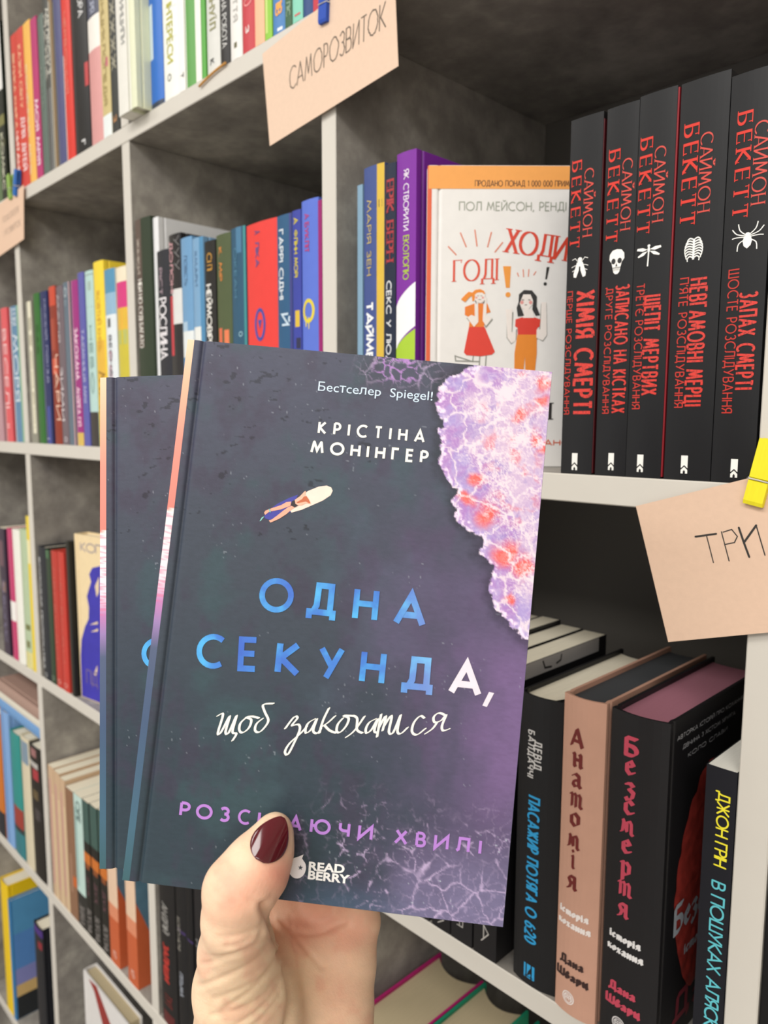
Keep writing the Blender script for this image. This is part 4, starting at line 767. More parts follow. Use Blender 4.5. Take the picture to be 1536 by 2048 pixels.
# books facing front
def facing(label, loc, ang, w, h, th, col, page='c', group=None, lean=0.):
    """a book whose front board looks at the room; local x along the board, y into the book"""
    root = empty('hardcover_book', loc, (lean, 0, ang)); tag(root, label, 'book', group)
    make_book(root, th, h, w, col, 'h', page, fmap=lambda x, y, z: (y, x, z))
    return root
fr = facing('cream hardcover with a deep blue woman drawing, facing front', (.1482+.001, .008, ROWZ['C']+.0004), math.radians(9), .155, .236, .022, 'e8d2a8')
def woman_cover():
    f = lambda a, c, e: (a, -.0001-e, c); B_ = mat('3a34a8', .45, .2, 60)
    body = [(.003, 0.001), (.004, .06), (.008, .085), (.018, .105), (.028, .118), (.03, .135), (.026, .15), (.034, .165), (.038, .172), (.034, .182), (.042, .192), (.062, .197), (.09, .19), (.1, .17), (.108, .14), (.12, .12), (.135, .1), (.145, .07), (.15, 0.001)]
    lay('blue_figure', [body], f, B_, fr)
    cr = mat('e2cba8', .45, .1, 60)
    lay('figure_highlights', [[(.047, .167), (.058, .182), (.056, .16), (.05, .152)], [(.06, .06), (.075, .085), (.08, .09), (.068, .055)], [(.035, .04), (.045, .055), (.043, .038)], [(.03, .11), (.05, .118), (.05, .114)], [(.032, .1), (.05, .108), (.05, .104)]], lambda a, c, e: (a, -.0002-e, c), cr, fr)
    lay('cover_lettering', [[(.014+a, .212+b) for a, b in p] for p in letters('КОПЛИН', .1, .014, 'sans', .16, .1)], f, mat('a79a98'), fr)
    lay('lower_lettering', [[(.016+a, .022+b) for a, b in p] for p in letters('ПІД СВІТЛОМ', .12, .022, 'sans', .14, .1)], lambda a, c, e: (a, -.0002-e, c), mat('6a5c92'), fr)
woman_cover()
fe = facing('white and red illustrated book facing front, bottom left', (.079, .02, ROWZ['E']+.0004), 0, .155, .2495, .022, 'dfdcda', 'd')
lay('red_cover_shape', [[(.02, .245), (.04, .235), (.09, .16), (.155, .1), (.155, .16), (.1, .21), (.05, .249)]], lambda a, c, e: (a, -.0001-e, c), mat('963430'), fe)
lay('grey_cover_drawing', miter(catmull([(.02, .12), (.04, .17), (.07, .13), (.06, .09)], 4), .006), lambda a, c, e: (a, -.0001-e, c), mat('7f8c90'), fe)
for i, (col, cc_, lab) in enumerate((('3a3a34', 'c', 'dark spined book with cream page tops, lowest corner left'), ('2f5a2c', 'c', 'green spined book beside the dark one, lowest corner left'), ('44507c', 'w', 'blue spined book beside the green one, lowest corner left'))):
    BK['n%d' % i] = (.2395+i*.034, .033, .235, 0, 'E'); SB('n%d' % i, lab, col, 'h', cc_, group='books in the lowest left corner')
# orange topped white cover facing the viewer in the right bay
ang = math.atan2(FO['u'][1], FO['u'][0])
ff = facing('white hardcover with an orange band and two cartoon women, facing out', (FO['o'][0], FO['o'][1], ROWZ['B']+.0004), ang, FO['w'], .2079, .02, 'ece9e6', 'w')
def two_women():
    H = .2079; K = 1e-4
    def put(nm, polys, col, lv=0, rough=.45): return lay(nm, polys, lambda a, c, e: (a, -.00015-lv*.00006-e, c), mat(col, rough, .05, 200), ff)
    q = lambda pts: [fc(*p) for p in pts]
    put('orange_spine_strip', [[(-.0002, .0005), (.0028, .0005), (.0028, H-.0004), (-.0002, H-.0004)]], 'e2623c')
    put('orange_band', [[(.0005, FOL['band'][0][1]), (FO['w']-.0005, FOL['band'][0][1]), (FO['w']-.0005, H-.0003), (.0005, H-.0003)]], 'f2a552', 1)
    ox, oz = fc(890, 247); L = fc(1500, 0)[0]-ox
    put('band_lettering', [[(ox+a, oz+b) for a, b in p] for p in letters('ПРОДАНО ПОНАД 1 000 000 ПРИМІРНИКІВ', L*1.27, .0042, 'sans', .17, .22)], '6a4326', 2)
    ox, oz = fc(783, 412)
    put('author_lettering', [[(ox+a, oz+b) for a, b in p] for p in letters('ПОЛ МЕЙСОН, РЕНДІ КРЕГЕР', .1015, .0063, 'sans', .12, .22)], 'a3a79a', 1)
    ox, oz = fc(1100, 700)
    put('red_title', [[(ox+a+b*.12, oz+b-a*.14) for a, b in p] for p in letters('ХОДИТИ', .0615, .0175, 'serif', .17, .16)], 'd9452f', 1)
    ox, oz = fc(748, 905)
    put('red_title', [[(ox+a, oz+b+a*.04) for a, b in p] for p in letters('ГОДІ', .0315, .0158, 'serif', .14, .2)], 'dd5038', 1)
    sk = 'efe6e0'; ln = '8f8f88'
    put('title_rays', sum([miter(q(s), .0009) for s in ([(712, 655), (770, 715)], [(795, 560), (838, 660)], [(895, 540), (912, 655)], [(1010, 555), (985, 660)], [(1090, 625), (1035, 695)])], []), 'e0866c', 1)
    put('small_rays', sum([miter(q(s), .0007) for s in ([(1195, 835), (1205, 862)], [(1235, 812), (1240, 865)], [(1275, 810), (1272, 862)], [(1325, 825), (1308, 852)])], []), 'e0866c', 1)
    put('orange_exclamation', [q([(1095, 790), (1150, 790), (1145, 940), (1118, 940)]), disc(*fc(1134, 988), .0018)], 'ee9a3c', 1)
    put('black_exclamation', [q([(1398, 795), (1418, 795), (1402, 880), (1390, 880)]), disc(*fc(1391, 912), .0012)], '2a2826', 1)
    # left figure
    put('figure_outline', sum([miter(q(s), .0008) for s in ([(850, 1150), (905, 1220), (930, 1180), (935, 1020)], [(1030, 1160), (985, 1215), (960, 1170), (960, 1020)], [(900, 1410), (895, 1460), (770, 1420)], [(770, 1415), (775, 1455), (940, 1460)], [(945, 1410), (942, 1500)], [(990, 1410), (985, 1500)])], []), ln, 1)
    put('white_skin', [q([(905, 960), (970, 960), (978, 1030), (940, 1050), (905, 1030)]), q([(850, 1150), (900, 1215), (930, 1180), (925, 1010), (900, 1010), (905, 1140), (880, 1130)]), q([(1025, 1150), (985, 1210), (960, 1170), (965, 1010), (985, 1010), (985, 1130)])], sk, 4)
    put('orange_hair', [q([(882, 1000), (886, 972), (905, 955), (940, 950), (965, 962), (976, 985), (960, 982), (930, 972), (905, 990), (900, 1030), (886, 1035)]), q([(886, 975), (860, 968), (835, 990), (806, 1022), (836, 1042), (862, 1010), (884, 995)])], 'ee8e30', 5)
    put('orange_top', [q([(835, 1075), (900, 1050), (990, 1050), (1015, 1110), (985, 1120), (970, 1215), (865, 1215), (870, 1150), (835, 1130)])], 'ea7f2a', 2)
    put('red_skirt', [q([(865, 1215), (975, 1215), (1050, 1390), (1030, 1410), (950, 1422), (850, 1415), (832, 1395)])], 'df3f30', 3)
    put('white_face', [q([(902, 990), (918, 976), (955, 974), (970, 992), (968, 1025), (942, 1046), (912, 1036)])], sk, 6)
    put('blushing_cheeks', [disc(*fc(914, 1010), .0007), disc(*fc(958, 1010), .0007)], 'e59a94', 7)
    put('face_marks', [q([(918, 996), (930, 996), (930, 999), (918, 999)]), q([(942, 996), (954, 996), (954, 999), (942, 999)]), q([(925, 1022), (948, 1022), (948, 1025), (925, 1025)]), q([(908, 1028), (916, 1050), (912, 1052), (903, 1030)]), q([(968, 1028), (962, 1052), (966, 1053), (973, 1030)])], '5a5050', 8)
    # right figure
    put('figure_outline', sum([miter(q(s), .0009) for s in ([(1130, 1110), (1135, 1290), (1165, 1330), (1195, 1300), (1200, 1230)], [(1170, 1110), (1165, 1250)], [(1370, 1050), (1362, 1230), (1345, 1300)], [(1400, 1050), (1410, 1270), (1385, 1310), (1350, 1290)])], []), ln, 1)
    put('white_skin', [q([(1120, 1090), (1165, 1090), (1165, 1250), (1195, 1250), (1195, 1310), (1165, 1330), (1135, 1290)]), q([(1368, 1040), (1402, 1040), (1412, 1270), (1385, 1310), (1340, 1290), (1340, 1230), (1365, 1230)]), q([(1250, 1090), (1305, 1090), (1320, 1150), (1240, 1150)]), q([(1212, 990), (1260, 965), (1300, 985), (1310, 1050), (1275, 1095), (1235, 1085), (1212, 1040)])], sk, 4)
    put('black_hair', [q([(1210, 985), (1245, 955), (1300, 958), (1335, 1000), (1335, 1070), (1360, 1130), (1330, 1135), (1305, 1090), (1310, 1030), (1290, 985), (1240, 985), (1215, 1050), (1250, 1135), (1205, 1140), (1196, 1080), (1208, 1040)])], '2c2b2c', 5)
    put('red_top', [q([(1190, 1160), (1240, 1145), (1320, 1145), (1365, 1160), (1360, 1210), (1345, 1220), (1342, 1268), (1208, 1268), (1205, 1220), (1188, 1210)])], 'dc3c2e', 3)
    put('orange_trousers', [q([(1205, 1268), (1342, 1268), (1345, 1400), (1330, 1600), (1270, 1600), (1262, 1420), (1250, 1600), (1190, 1600), (1188, 1400)])], 'e88a2c', 3)
    put('face_marks', [disc(*fc(1232, 1042), .0012), disc(*fc(1292, 1042), .0012)], 'e59a94', 6)
    put('face_marks', [q([(1230, 1022), (1246, 1022), (1246, 1027), (1230, 1027)]), q([(1275, 1022), (1291, 1022), (1291, 1027), (1275, 1027)]), q([(1252, 1058), (1268, 1056), (1268, 1060), (1252, 1062)])], '4a4040', 7)
    ox, oz = fc(1300, 1882)
    put('lower_title', [[(ox+a, oz+b) for a, b in p] for p in letters('НІ', .0165, .0135, 'serif', .16, .25)], '2e2a2a', 1)
    ox, oz = fc(1240, 2065)
    put('lower_lettering', [[(ox+a, oz+b) for a, b in p] for p in letters('ВСТАНОВИТИ', .06, .0045, 'sans', .17, .2)], 'd8623e', 1)
two_women()
# ------------------------------------------------------------------ five matching black crime novels
def distress():
    k = 'distress_red'
    if k in _mats: return _mats[k]
    m = bpy.data.materials.new('worn_red_print'); m.use_nodes = True; nt = m.node_tree; b = nt.nodes['Principled BSDF']
    tc = nt.nodes.new('ShaderNodeTexCoord'); n = nt.nodes.new('ShaderNodeTexNoise'); n.inputs['Scale'].default_value = 850; n.inputs['Detail'].default_value = 5
    nt.links.new(tc.outputs['Object'], n.inputs[0]); cr = nt.nodes.new('ShaderNodeValToRGB'); e = cr.color_ramp.elements
    e[0].position = .30; e[0].color = lin('5a2220')+(1,); e[1].position = .52; e[1].color = lin('d93a30')+(1,)
    k2 = cr.color_ramp.elements.new(.42); k2.color = lin('c23a32')+(1,)
    nt.links.new(n.outputs['Fac'], cr.inputs[0]); nt.links.new(cr.outputs[0], b.inputs['Base Color']); b.inputs['Roughness'].default_value = .35
    _mats[k] = m; return m
def icon_polys(kind):
    """white pictures in a -1..1 box"""
    P = []
    E_ = lambda cx, cy, rx, ry, n=18: [arc(cx, cy, rx, ry, 0, 360*(n-1)/n, n-1)]
    if kind == 'fly':
        P += E_(0, .72, .26, .2)+E_(0, .35, .3, .3)
        for s in (-1, 1):
            P += [[(s*.05, .5), (s*.35, .45), (s*.75, -.6), (s*.7, -.92), (s*.4, -.98), (s*.1, -.3)]]
            for a, b in (((.2, .5), (.95, .75)), ((.25, .2), (1, .05)), ((.3, 0), (.9, -.35))): P += miter([(s*a[0], a[1]), (s*(a[0]+b[0])/2, b[1]+.12), (s*b[0], b[1])], .06)
    elif kind == 'skull':
        P += [[(-.6, -.1), (-.92, .2), (-.88, .62), (-.55, .92), (0, 1), (.55, .92), (.88, .62), (.92, .2), (.6, -.1)]]
        P += [[(-.62, -.1), (.62, -.1), (.5, -.45), (-.5, -.45)], [(-.48, -.5), (.48, -.5), (.36, -.85), (.15, -1), (-.15, -1), (-.36, -.85)]]
    elif kind == 'dragonfly':
        P += E_(0, .85, .12, .12)+E_(0, .5, .1, .3)+miter([(0, .3), (-.02, -.4), (-.05, -1)], .11)
        for s in (-1, 1):
            P += [[(s*.08, .52), (s*.5, .72), (s*.95, .74), (s*1.0, .55), (s*.5, .4)], [(s*.08, .38), (s*.5, .3), (s*.9, 0), (s*.85, -.12), (s*.4, .02)]]
    elif kind == 'ribs':
        P += miter([(0, .9), (0, -.75)], .22)
        for s in (-1, 1):
            for i in range(8):
                t = i/7; y = .9-1.45*t; wx = .35+.6*math.sin((t*.75+.22)*math.pi/1.15)
                P += miter(catmull([(s*.08, y-.04), (s*wx*.6, y+.07), (s*wx, y-.1), (s*(wx*.95), y-.32)], 3), .11)
    elif kind == 'spider':
        P += [[(-.22, .3), (0, .42), (.22, .3), (.3, -.05), (.22, -.4), (0, -.62), (-.22, -.4), (-.3, -.05)]]+E_(0, .45, .16, .14)
        for s in (-1, 1):
            for l in ([(.1, .4), (.5, .8), (.62, 1.3)], [(.15, .35), (.7, .55), (1.0, .95)], [(.15, .25), (.7, .3), (1.0, .25)], [(.12, .1), (.55, -.2), (.62, -.75)]):
                P += miter(catmull([(s*a, b) for a, b in l], 3), .07)
    return P
def crime(key, label, title, sub, icon, nw=None):
    SB(key, label, '1d1d1f', 'p', 'r' if key in ('k1', 'k3') else 'c', group='matching black crime novels', bulge=.0006, d=.135, rough=.38)
    root, w, h, d, b = BOOKS[key]; kb = KB[key]; f = spine_fn(w, b)
    red = mat('d6382c', .32, .06, 300)
    def boxl(n):
        x0, x1, z0, z1 = kb[n]; lx0 = max(.0003, x0-root.location.x); lx1 = min(w-.0003, x1-root.location.x-(x1-x0)*{'s': .18, 'a': .08}.get(n, 0)); return (lx0, lx1, z0, z1)
    spine_word(root, 'БЕКЕТТ', '', w, h, b, boxl('a'), 'serif', .16, 'author_surname', m=red, gap=.42, lift=.00005)
    spine_word(root, 'САЙМОН', '', w, h, b, boxl('b'), 'serif', .12, 'author_first_name', m=mat('cf4a40', .35, .06, 300), gap=.26, lift=.00005)
    spine_word(root, title, '', w, h, b, boxl('t'), 'sans', .25, 'title_lettering', m=distress(), gap=.37, lift=.00005)
    spine_word(root, sub, '', w, h, b, boxl('s'), 'sans', .13, 'series_lettering', m=mat('c2352c', .4, .06, 300), gap=.26, lift=.00005)
    x0, x1, z0, z1 = boxl('i'); cx, cz = (x0+x1)/2, (z0+z1)/2; rx, rz = (x1-x0)/2, (z0-z1)/2
    white = mat('f3f1ec', .4, .04, 300)
    lay('white_emblem', [[(cx+a*rx*.95, cz+c*rz*(.72 if icon == 'spider' else 1)) for a, c in p] for p in icon_polys(icon)], lambda a, c, e: f(a, c, e+.00005), white, root)
    if icon == 'skull':
        dark = [arc(-.38, .05, .26, .22, 0, 340, 14), arc(.38, .05, .26, .22, 0, 340, 14), [(-.12, -.38), (.12, -.38), (0, -.12)]]+[q for i in range(-2, 3) for q in miter([(i*.17, -.52), (i*.17, -.72)], .04)]
        lay('skull_sockets', [[(cx+a*rx*.95, cz+c*rz) for a, c in p] for p in dark], lambda a, c, e: f(a, c, e+.00025), mat('28282a'), root)
    x0, x1, z0, z1 = boxl('l'); L = x1-x0; Hh = z0-z1
    ps = [[(x0, z1+Hh*.3), ((x0+x1)/2, z1+Hh*.47), (x1, z1+Hh*.3), (x1, z0), (x0, z0)], [(x0, z1), (x0+L*.33, z1), (x0+L*.33, z1+Hh*.12), (x0+L*.5, z1+Hh*.2), (x0+L*.67, z1+Hh*.12), (x0+L*.67, z1), (x1, z1), (x1, z1+Hh*.2), (x0+L*.5, z1+Hh*.38), (x0, z1+Hh*.2)]]
    lay('publisher_mark', ps, lambda a, c, e: f(a, c, e+.00005), white, root)
crime('k1', 'black crime novel with a white fly, leftmost of the matching five', 'ХІМІЯ СМЕРТІ', 'ПЕРШЕ РОЗСЛІДУВАННЯ', 'fly')
crime('k2', 'black crime novel with a white skull on its spine', 'ЗАПИСАНО НА КІСТКАХ', 'ДРУГЕ РОЗСЛІДУВАННЯ', 'skull')
crime('k3', 'black crime novel with a white dragonfly on its spine', 'ШЕПІТ МЕРТВИХ', 'ТРЕТЄ РОЗСЛІДУВАННЯ', 'dragonfly')
crime('k4', 'black crime novel with a white ribcage on its spine', 'НЕВГАМОВНІ МЕРЦІ', "П'ЯТЕ РОЗСЛІДУВАННЯ", 'ribs')
crime('k5', 'black crime novel with a white spider on its spine', 'ЗАПАХ СМЕРТІ', 'ШОСТЕ РОЗСЛІДУВАННЯ', 'spider')
# red flyleaf edges showing between two pairs of them
for key, pk in (('k1', 1), ('k3', 3)):
    root, w, h, d, b = BOOKS[key]
    mesh('red_edge_strip', *box_vf(w+.0001, w+(.0010 if pk == 3 else .0006), .0008, .13, .001, h*(.995 if pk == 3 else .98)), mat('86121e' if pk == 3 else '4c0c14', .5), root)
# ------------------------------------------------------------------ the two held copies
BW, BH, BT = .1417, .2100, .0285
def vnoise(x, y, seed=0):
    r = np.random.RandomState(seed); L = r.rand(256, 256)
    xi = np.floor(x).astype(int); yi = np.floor(y).astype(int); fx = x-xi; fy = y-yi; fx = fx*fx*(3-2*fx); fy = fy*fy*(3-2*fy)
    g = lambda a, b: L[a % 256, b % 256]
    return (g(xi, yi)*(1-fx)+g(xi+1, yi)*fx)*(1-fy)+(g(xi, yi+1)*(1-fx)+g(xi+1, yi+1)*fx)*fy
def fbm(x, y, seed=0, o=5, rough=.55):
    s = 0; a = 1; t = 0
    for i in range(o): s = s+a*vnoise(x*2**i+i*17.3, y*2**i+i*9.1, seed+i); t += a; a *= rough
    return s/t
def ss(a, b, x): t = np.clip((x-a)/(b-a), 0, 1); return t*t*(3-2*t)
def worley_edge(x, y, cell, seed):
    """distance to the border between jittered cells, in cells"""
    gx = x/cell; gy = y/cell; r = np.random.RandomState(seed); J = r.rand(128, 128, 2)
    xi = np.floor(gx).astype(int); yi = np.floor(gy).astype(int); f1 = np.full(x.shape, 9.); f2 = np.full(x.shape, 9.); idn = np.zeros(x.shape)
    for dx in (-1, 0, 1):
        for dy in (-1, 0, 1):
            a = xi+dx; b = yi+dy; j = J[a % 128, b % 128]; dd = np.hypot(a+j[..., 0]-gx, b+j[..., 1]-gy)
            m = dd < f1; idn = np.where(m, j[..., 0], idn); f2 = np.where(m, f1, np.minimum(f2, dd)); f1 = np.where(m, dd, f1)
    return f2-f1, idn
def poly_sd(x, y, P):
    P = np.array(P); d = np.full(x.shape, 1e9); ins = np.zeros(x.shape, bool)
    for i in range(len(P)):
        a = P[i]; b = P[(i+1) % len(P)]; e = b-a; t = np.clip(((x-a[0])*e[0]+(y-a[1])*e[1])/(e@e), 0, 1)
        d = np.minimum(d, np.hypot(x-a[0]-t*e[0], y-a[1]-t*e[1]))
        c = (a[1] > y) != (b[1] > y)
        with np.errstate(divide='ignore', invalid='ignore'): xc = (b[0]-a[0])*(y-a[1])/(b[1]-a[1]+1e-12)+a[0]
        ins ^= c & (x < xc)
    return np.where(ins, -d, d)
def L3(h): return np.array(lin(h))
def mixc(a, b, t): return a*(1-t[..., None])+b*t[..., None]
def art(u, v):
    """cover picture, u and v in millimetres from the top left: dark sea, purple haze, foam at the right"""
    n1 = fbm(u/22, v/22, 1); n2 = fbm(u/9, v/14, 7); n3 = fbm(u/2.2, v/.9, 11, 4)
    top = L3('4f5266'); mid = L3('454d5a'); bot = L3('36454f')
    t = np.clip(v/210, 0, 1)
    c = mixc(top[None, None]+0*u[..., None], mid[None, None]+0*u[..., None], ss(0, .45, t)); c = mixc(c, bot[None, None]+0*c, ss(.4, .9, t))
    c = mixc(c, L3('3f5a60')[None, None]+0*c, ss(.52, .72, n1)*.55); c = mixc(c, L3('463c52')[None, None]+0*c, ss(.5, .75, n2)*.5)
    pu = ss(55, 140, u+(n1-.5)*70)*ss(25, 95, v+(n2-.5)*40)
    c = mixc(c, L3('6b5c80')[None, None]+0*c, pu*.85)
    c = mixc(c, L3('84699a')[None, None]+0*c, ss(105, 145, u+(n2-.5)*30)*ss(95, 120, v)*(1-ss(150, 185, v))*.8)
    c = mixc(c, L3('857fa4')[None, None]+0*c, ss(80, 135, u+(n1-.5)*40)*ss(172, 205, v)*.75)
    c = mixc(c, L3('55708c')[None, None]+0*c, ss(45, 80, u)*(1-ss(85, 120, u))*ss(196, 212, v)*.5)
    c = c*(1+.22*(n3-.5))[..., None]
    c *= (1-.5*ss(.68, .71, fbm(u/3.5, v/1.6, 21, 3))*(u < 75)*(v < 75)*ss(.58, .64, fbm(u/9, v/9, 22, 2)))[..., None]
    c = c*.80
    # sparse specks and threads of foam
    wx = u+5*(fbm(u/5, v/5, 31)-.5); wy = v+5*(fbm(u/5, v/5, 37)-.5)
    e1, _ = worley_edge(wx, wy, 9, 3); e2, _ = worley_edge(wx, wy, 4.5, 5)
    th = (1-ss(.0, .10, e1))*.8+(1-ss(0, .12, e2))*.35
    reg = np.maximum(ss(50, 85, u)*ss(160, 185, v)*(.2+.8*ss(.45, .6, n2))*ss(.42, .58, fbm(u/2.6, v/2.6, 57, 3)), ss(62, 72, u)*(1-ss(96, 104, u))*(1-ss(7, 14, v))*.7)
    reg = np.maximum(reg, ss(95, 115, u)*ss(184, 198, v))
    c = mixc(c, L3('c9b4d8')[None, None]+0*c, np.clip(th*reg, 0, 1)*.75)
    topv = ss(70, 76, u)*(1-ss(86, 93, u))*(1-ss(7, 11, v))
    c = mixc(c, L3('b985cf')[None, None]+0*c, np.clip((1-ss(.02, .16, e2))*topv, 0, 1)*.8)
    sp = ss(.93, .96, vnoise(u*1.3, v*1.3, 51))*ss(.55, .62, fbm(u/12, v/12, 53, 2))
    c = mixc(c, L3('c2ccd6')[None, None]+0*c, sp*np.maximum(.3, reg)*.8)
    # the wave
    wu = u+2.2*(fbm(u/3, v/3, 61)-.5)*2; wv = v+2.2*(fbm(u/3, v/3, 67)-.5)*2
    sd = poly_sd(wu, wv, FOAM)
    c *= (1-.45*(1-ss(0, 5, sd))*(sd > 0))[..., None]
    ins = ss(.25, -.25, sd) if False else 1-ss(-.3, .3, sd)
    q = fbm(u/7, v/7, 71); r2 = fbm(u/14, v/14, 77)
    f = mixc(L3('ad80c2')[None, None]+0*c, L3('ab98d0')[None, None]+0*c, ss(.35, .65, q))
    f = mixc(f, L3('c9aecf')[None, None]+0*c, ss(8, 20, -sd+14*(r2-.5)))
    f = mixc(f, L3('dcbfca')[None, None]+0*c, ss(22, 34, -sd+10*(q-.5)))
    co = np.zeros(u.shape)
    for a, b, r in CORAL: co = np.maximum(co, 1-ss(.25, 1.15, np.hypot(u-a+1.5*(q-.5)*6, v-b+1.5*(r2-.5)*6)/r))
    co = np.maximum(co, .55*ss(.52, .68, fbm(u/5, v/5, 81))*ss(8, 20, -sd))
    f = mixc(f, L3('e4625a')[None, None]+0*c, np.clip(co, 0, 1))
    f = mixc(f, L3('9a86c4')[None, None]+0*c, ss(.6, .72, fbm(u/4, v/4, 91))*.55*(1-co))
    x2 = u+4*(fbm(u/5, v/5, 101)-.5)*2; y2 = v+4*(fbm(u/5, v/5, 103)-.5)*2
    x3 = u+2.5*(fbm(u/2, v/2, 105)-.5)*2; y3 = v+2.5*(fbm(u/2, v/2, 107)-.5)*2
    a1, _ = worley_edge(x2, y2, 12, 13); a2, _ = worley_edge(x3, y3, 4.2, 17); a3, _ = worley_edge(x3, y3, 1.7, 19)
    md = ss(.38, .6, fbm(u/9, v/9, 109))
    dens = ss(2, 16, -sd)
    ve = np.clip((1-ss(0, .11, a1))*.9+(1-ss(0, .19, a2))*(.15+.7*dens*(.45+.55*md))+(1-ss(0, .40, a3))*(.08+.62*dens*(.25+.75*md)), 0, 1)
    f = mixc(f, L3('ecdce3')[None, None]+0*c, ve*.9)
    rim = (1-ss(.3, 1.6, np.abs(sd+.9)))*ss(.35, .6, fbm(u/1.2, v/1.2, 111, 3))
    f = mixc(f, L3('fbe6f6')[None, None]+0*c, rim*.85)
    c = mixc(c, f, ins)
    return np.clip(c, 0, 1)
def vcol_material(name, rough):
    m = bpy.data.materials.new(name); m.use_nodes = True; nt = m.node_tree; b = nt.nodes['Principled BSDF']
    a = nt.nodes.new('ShaderNodeVertexColor'); a.layer_name = 'print'
    tc = nt.nodes.new('ShaderNodeTexCoord'); n = nt.nodes.new('ShaderNodeTexNoise'); n.inputs['Scale'].default_value = 1800
    nt.links.new(tc.outputs['Object'], n.inputs[0]); bp = nt.nodes.new('ShaderNodeBump'); bp.inputs['Strength'].default_value = .12; bp.inputs['Distance'].default_value = .0002
    nt.links.new(n.outputs['Fac'], bp.inputs['Height']); nt.links.new(bp.outputs[0], b.inputs['Normal'])
    nt.links.new(a.outputs[0], b.inputs['Base Color']); b.inputs['Roughness'].default_value = rough; b.inputs['Specular IOR Level'].default_value = .28
    return m
PRINT = vcol_material('printed_matt_cover', .45)
def grid_mesh(name, P, col, m, parent):
    """P, col: (rows, columns, 3) arrays"""
    R, Cn = P.shape[:2]; i = np.arange(R*Cn).reshape(R, Cn)
    F = np.stack([i[:-1, :-1], i[1:, :-1], i[1:, 1:], i[:-1, 1:]], -1).reshape(-1, 4)
    me = bpy.data.meshes.new(name); me.vertices.add(R*Cn); me.vertices.foreach_set('co', P.reshape(-1).astype(np.float32))
    me.loops.add(F.size); me.loops.foreach_set('vertex_index', F.reshape(-1).astype(np.int32)); me.polygons.add(len(F))
    me.polygons.foreach_set('loop_start', np.arange(0, F.size, 4, dtype=np.int32)); me.polygons.foreach_set('loop_total', np.full(len(F), 4, dtype=np.int32))
    me.update(); me.validate()
    if col is not None:
        a = me.color_attributes.new('print', 'FLOAT_COLOR', 'POINT'); a.data.foreach_set('color', np.concatenate([col, np.ones(col.shape[:2]+(1,))], -1).reshape(-1).astype(np.float32))
    me.polygons.foreach_set('use_smooth', [True]*len(me.polygons)); me.materials.append(m)
    o = bpy.data.objects.new(name, me); C.objects.link(o); o.parent = parent; return o
SP0 = -.0042
_front = None
def front_y(x):
    return np.interp(x-SP0, [0, .0058, .0068, .0079, .0090, .0100], [0, 0, .0002, .0013, .0002, 0])
def spine_colour(v, s):
    """v in mm from the top, s across the spine"""
    stops = [(0, 'f7cfae'), (18, 'f5b596'), (40, 'ee9384'), (68, 'e88478')]
    n = fbm(v*1.2, s*900, 5, 3)
    c = np.zeros(v.shape+(3,))
    for ch in range(3): c[..., ch] = np.interp(v, [0, 18, 40, 68, 69, 95, 104, 112, 122, 150, 190, 210], [L3(h)[ch] for h in ('f7cfae', 'f5b596', 'ee9384', 'e88478', 'f4ecea', 'eed9e4', 'c07fb4', '9a7fb2', '55607c', '475a78', '44667a', '3c5f66')])
    w = (v+4*np.sin(s*700)+5*(n-.5) > 66) & (v < 70); c[w] = L3('f4ecea')
    sp = (v > 69) & (v < 104) & (vnoise(v*2.2, s*2200, 9) > .62); c[sp] = L3('d9729a')*.6+c[sp]*.4
    return c
